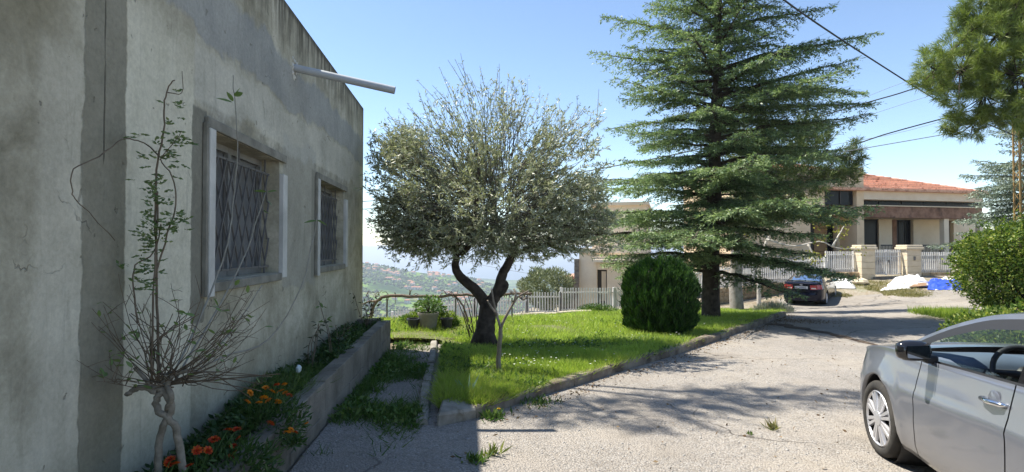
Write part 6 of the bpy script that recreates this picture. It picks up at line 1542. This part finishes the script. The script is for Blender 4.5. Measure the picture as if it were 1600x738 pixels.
marigold('orange flowered marigold plant in the middle of the planter', sc0(-1.38, 3.75), (.24, .30, .17), [(386, 628, -1.42), (404, 630, -1.40), (412, 622, -1.38), (420, 626, -1.36), (432, 602, -1.40), (444, 601, -1.38), (446, 614, -1.36), (434, 628, -1.34), (391, 614, -1.45), (425, 612, -1.40), (452, 618, -1.34), (415, 606, -1.42), (438, 612, -1.37)], [0, 1, 0, 0, 2, 0], 1500)
marigold('red flowered marigold plant nearest the bottom left corner', sc0(-1.36, 2.95), (.26, .30, .15), [(338, 686, -1.42), (356, 672, -1.40), (370, 671, -1.38), (365, 697, -1.36), (367, 708, -1.35), (362, 714, -1.35), (388, 718, -1.30), (325, 704, -1.42), (308, 704, -1.45), (334, 687, -1.42), (372, 686, -1.36), (422, 662, -1.26)], [2, 3, 2, 3, 3, 2], 1700)
marigold('small marigold with red blooms beside the twisted shrub stems', sc0(-1.40, 2.62), (.16, .2, .10), [(266, 718, -1.46), (272, 726, -1.45), (296, 728, -1.42), (262, 726, -1.47)], [2, 3], 600)
marigold('marigold sprig hanging over the outer face of the planter', WL(-1.2, 3.35, .46), (.05, .08, .05), [(448, 676, -1.17), (460, 676, -1.16), (478, 663, -1.15), (455, 672, -1.17)], [0, 2, 0], 120)
# planter weeds and grasses
n = 26000; t_ = 2.2+7*rng.uniform(0, 1, n)**1.3; l_ = rng.uniform(-1.72, -1.33, n)
X_ = l_*math.cos(TH)-t_*math.sin(TH); Y_ = l_*math.sin(TH)+t_*math.cos(TH); den = np.clip(.65+.7*fbm(t_, l_*2, 2.1, 3), .15, 1.2)*np.where(t_ < 4.2, .55, 1); ok = rng.uniform(0, 1, n) < den
ps_ = np.stack([X_, Y_, .43+.05*np.sin(t_*2.1+l_*5)], 1)[ok]; k = len(ps_)
d = np.concatenate([rng.normal(0, .5, (k, 2)), np.ones((k, 1))], 1)
V, Fq = blades(ps_, d, rng.uniform(.06, .24, k)*np.clip(.7+.5*fbm(t_[ok], l_[ok], 1.4, 3), .3, 1.3), .008); tag(mkn('planter_grass', V, Fq, M_gr2), 'grass and thin weeds filling the block planter', 'grass', kind='stuff')
n = 12000; t_ = 2.2+7*rng.uniform(0, 1, n)**1.2; l_ = rng.uniform(-1.72, -1.33, n); X_ = l_*math.cos(TH)-t_*math.sin(TH); Y_ = l_*math.sin(TH)+t_*math.cos(TH); ok = rng.uniform(0, 1, n) < np.clip(.5+.8*fbm(t_+3, l_*2, 1.8, 3), .1, 1)
ps_ = np.stack([X_, Y_, .46+.05*np.sin(t_*2.1+l_*5)+rng.uniform(0, .10, n)], 1)[ok]; k = len(ps_)
V, Fq = leaf_quads(ps_, np.concatenate([rng.normal(0, 1, (k, 2)), rng.uniform(.1, 1, (k, 1))], 1), rng.uniform(.03, .08, k), rng.uniform(.012, .032, k)); tag(mkn('planter_leafy_weeds', V, Fq, leafmat('planter_leaf', (.03, .07, .02), (.06, .115, .03), (.12, .17, .06), trans=.3)), 'leafy green weeds between the planter flowers', 'weeds', kind='stuff')
# pale bag scrap in the planter
bp_ = onlat(466, 577, -1.45); m = MB(); m.lathe([(.001, -.035), (.02, -.02), (.024, .012), (.01, .035), (.001, .038)], 7, bp_); m.v = [(x+random.uniform(-.008, .008), y+random.uniform(-.008, .008), z) for x, y, z in m.v]
tag(m.obj('plastic_scrap', plainmat('pale_blue_plastic', (.5, .58, .6), .5)), 'small pale blue plastic scrap caught among the planter grass', 'scrap')
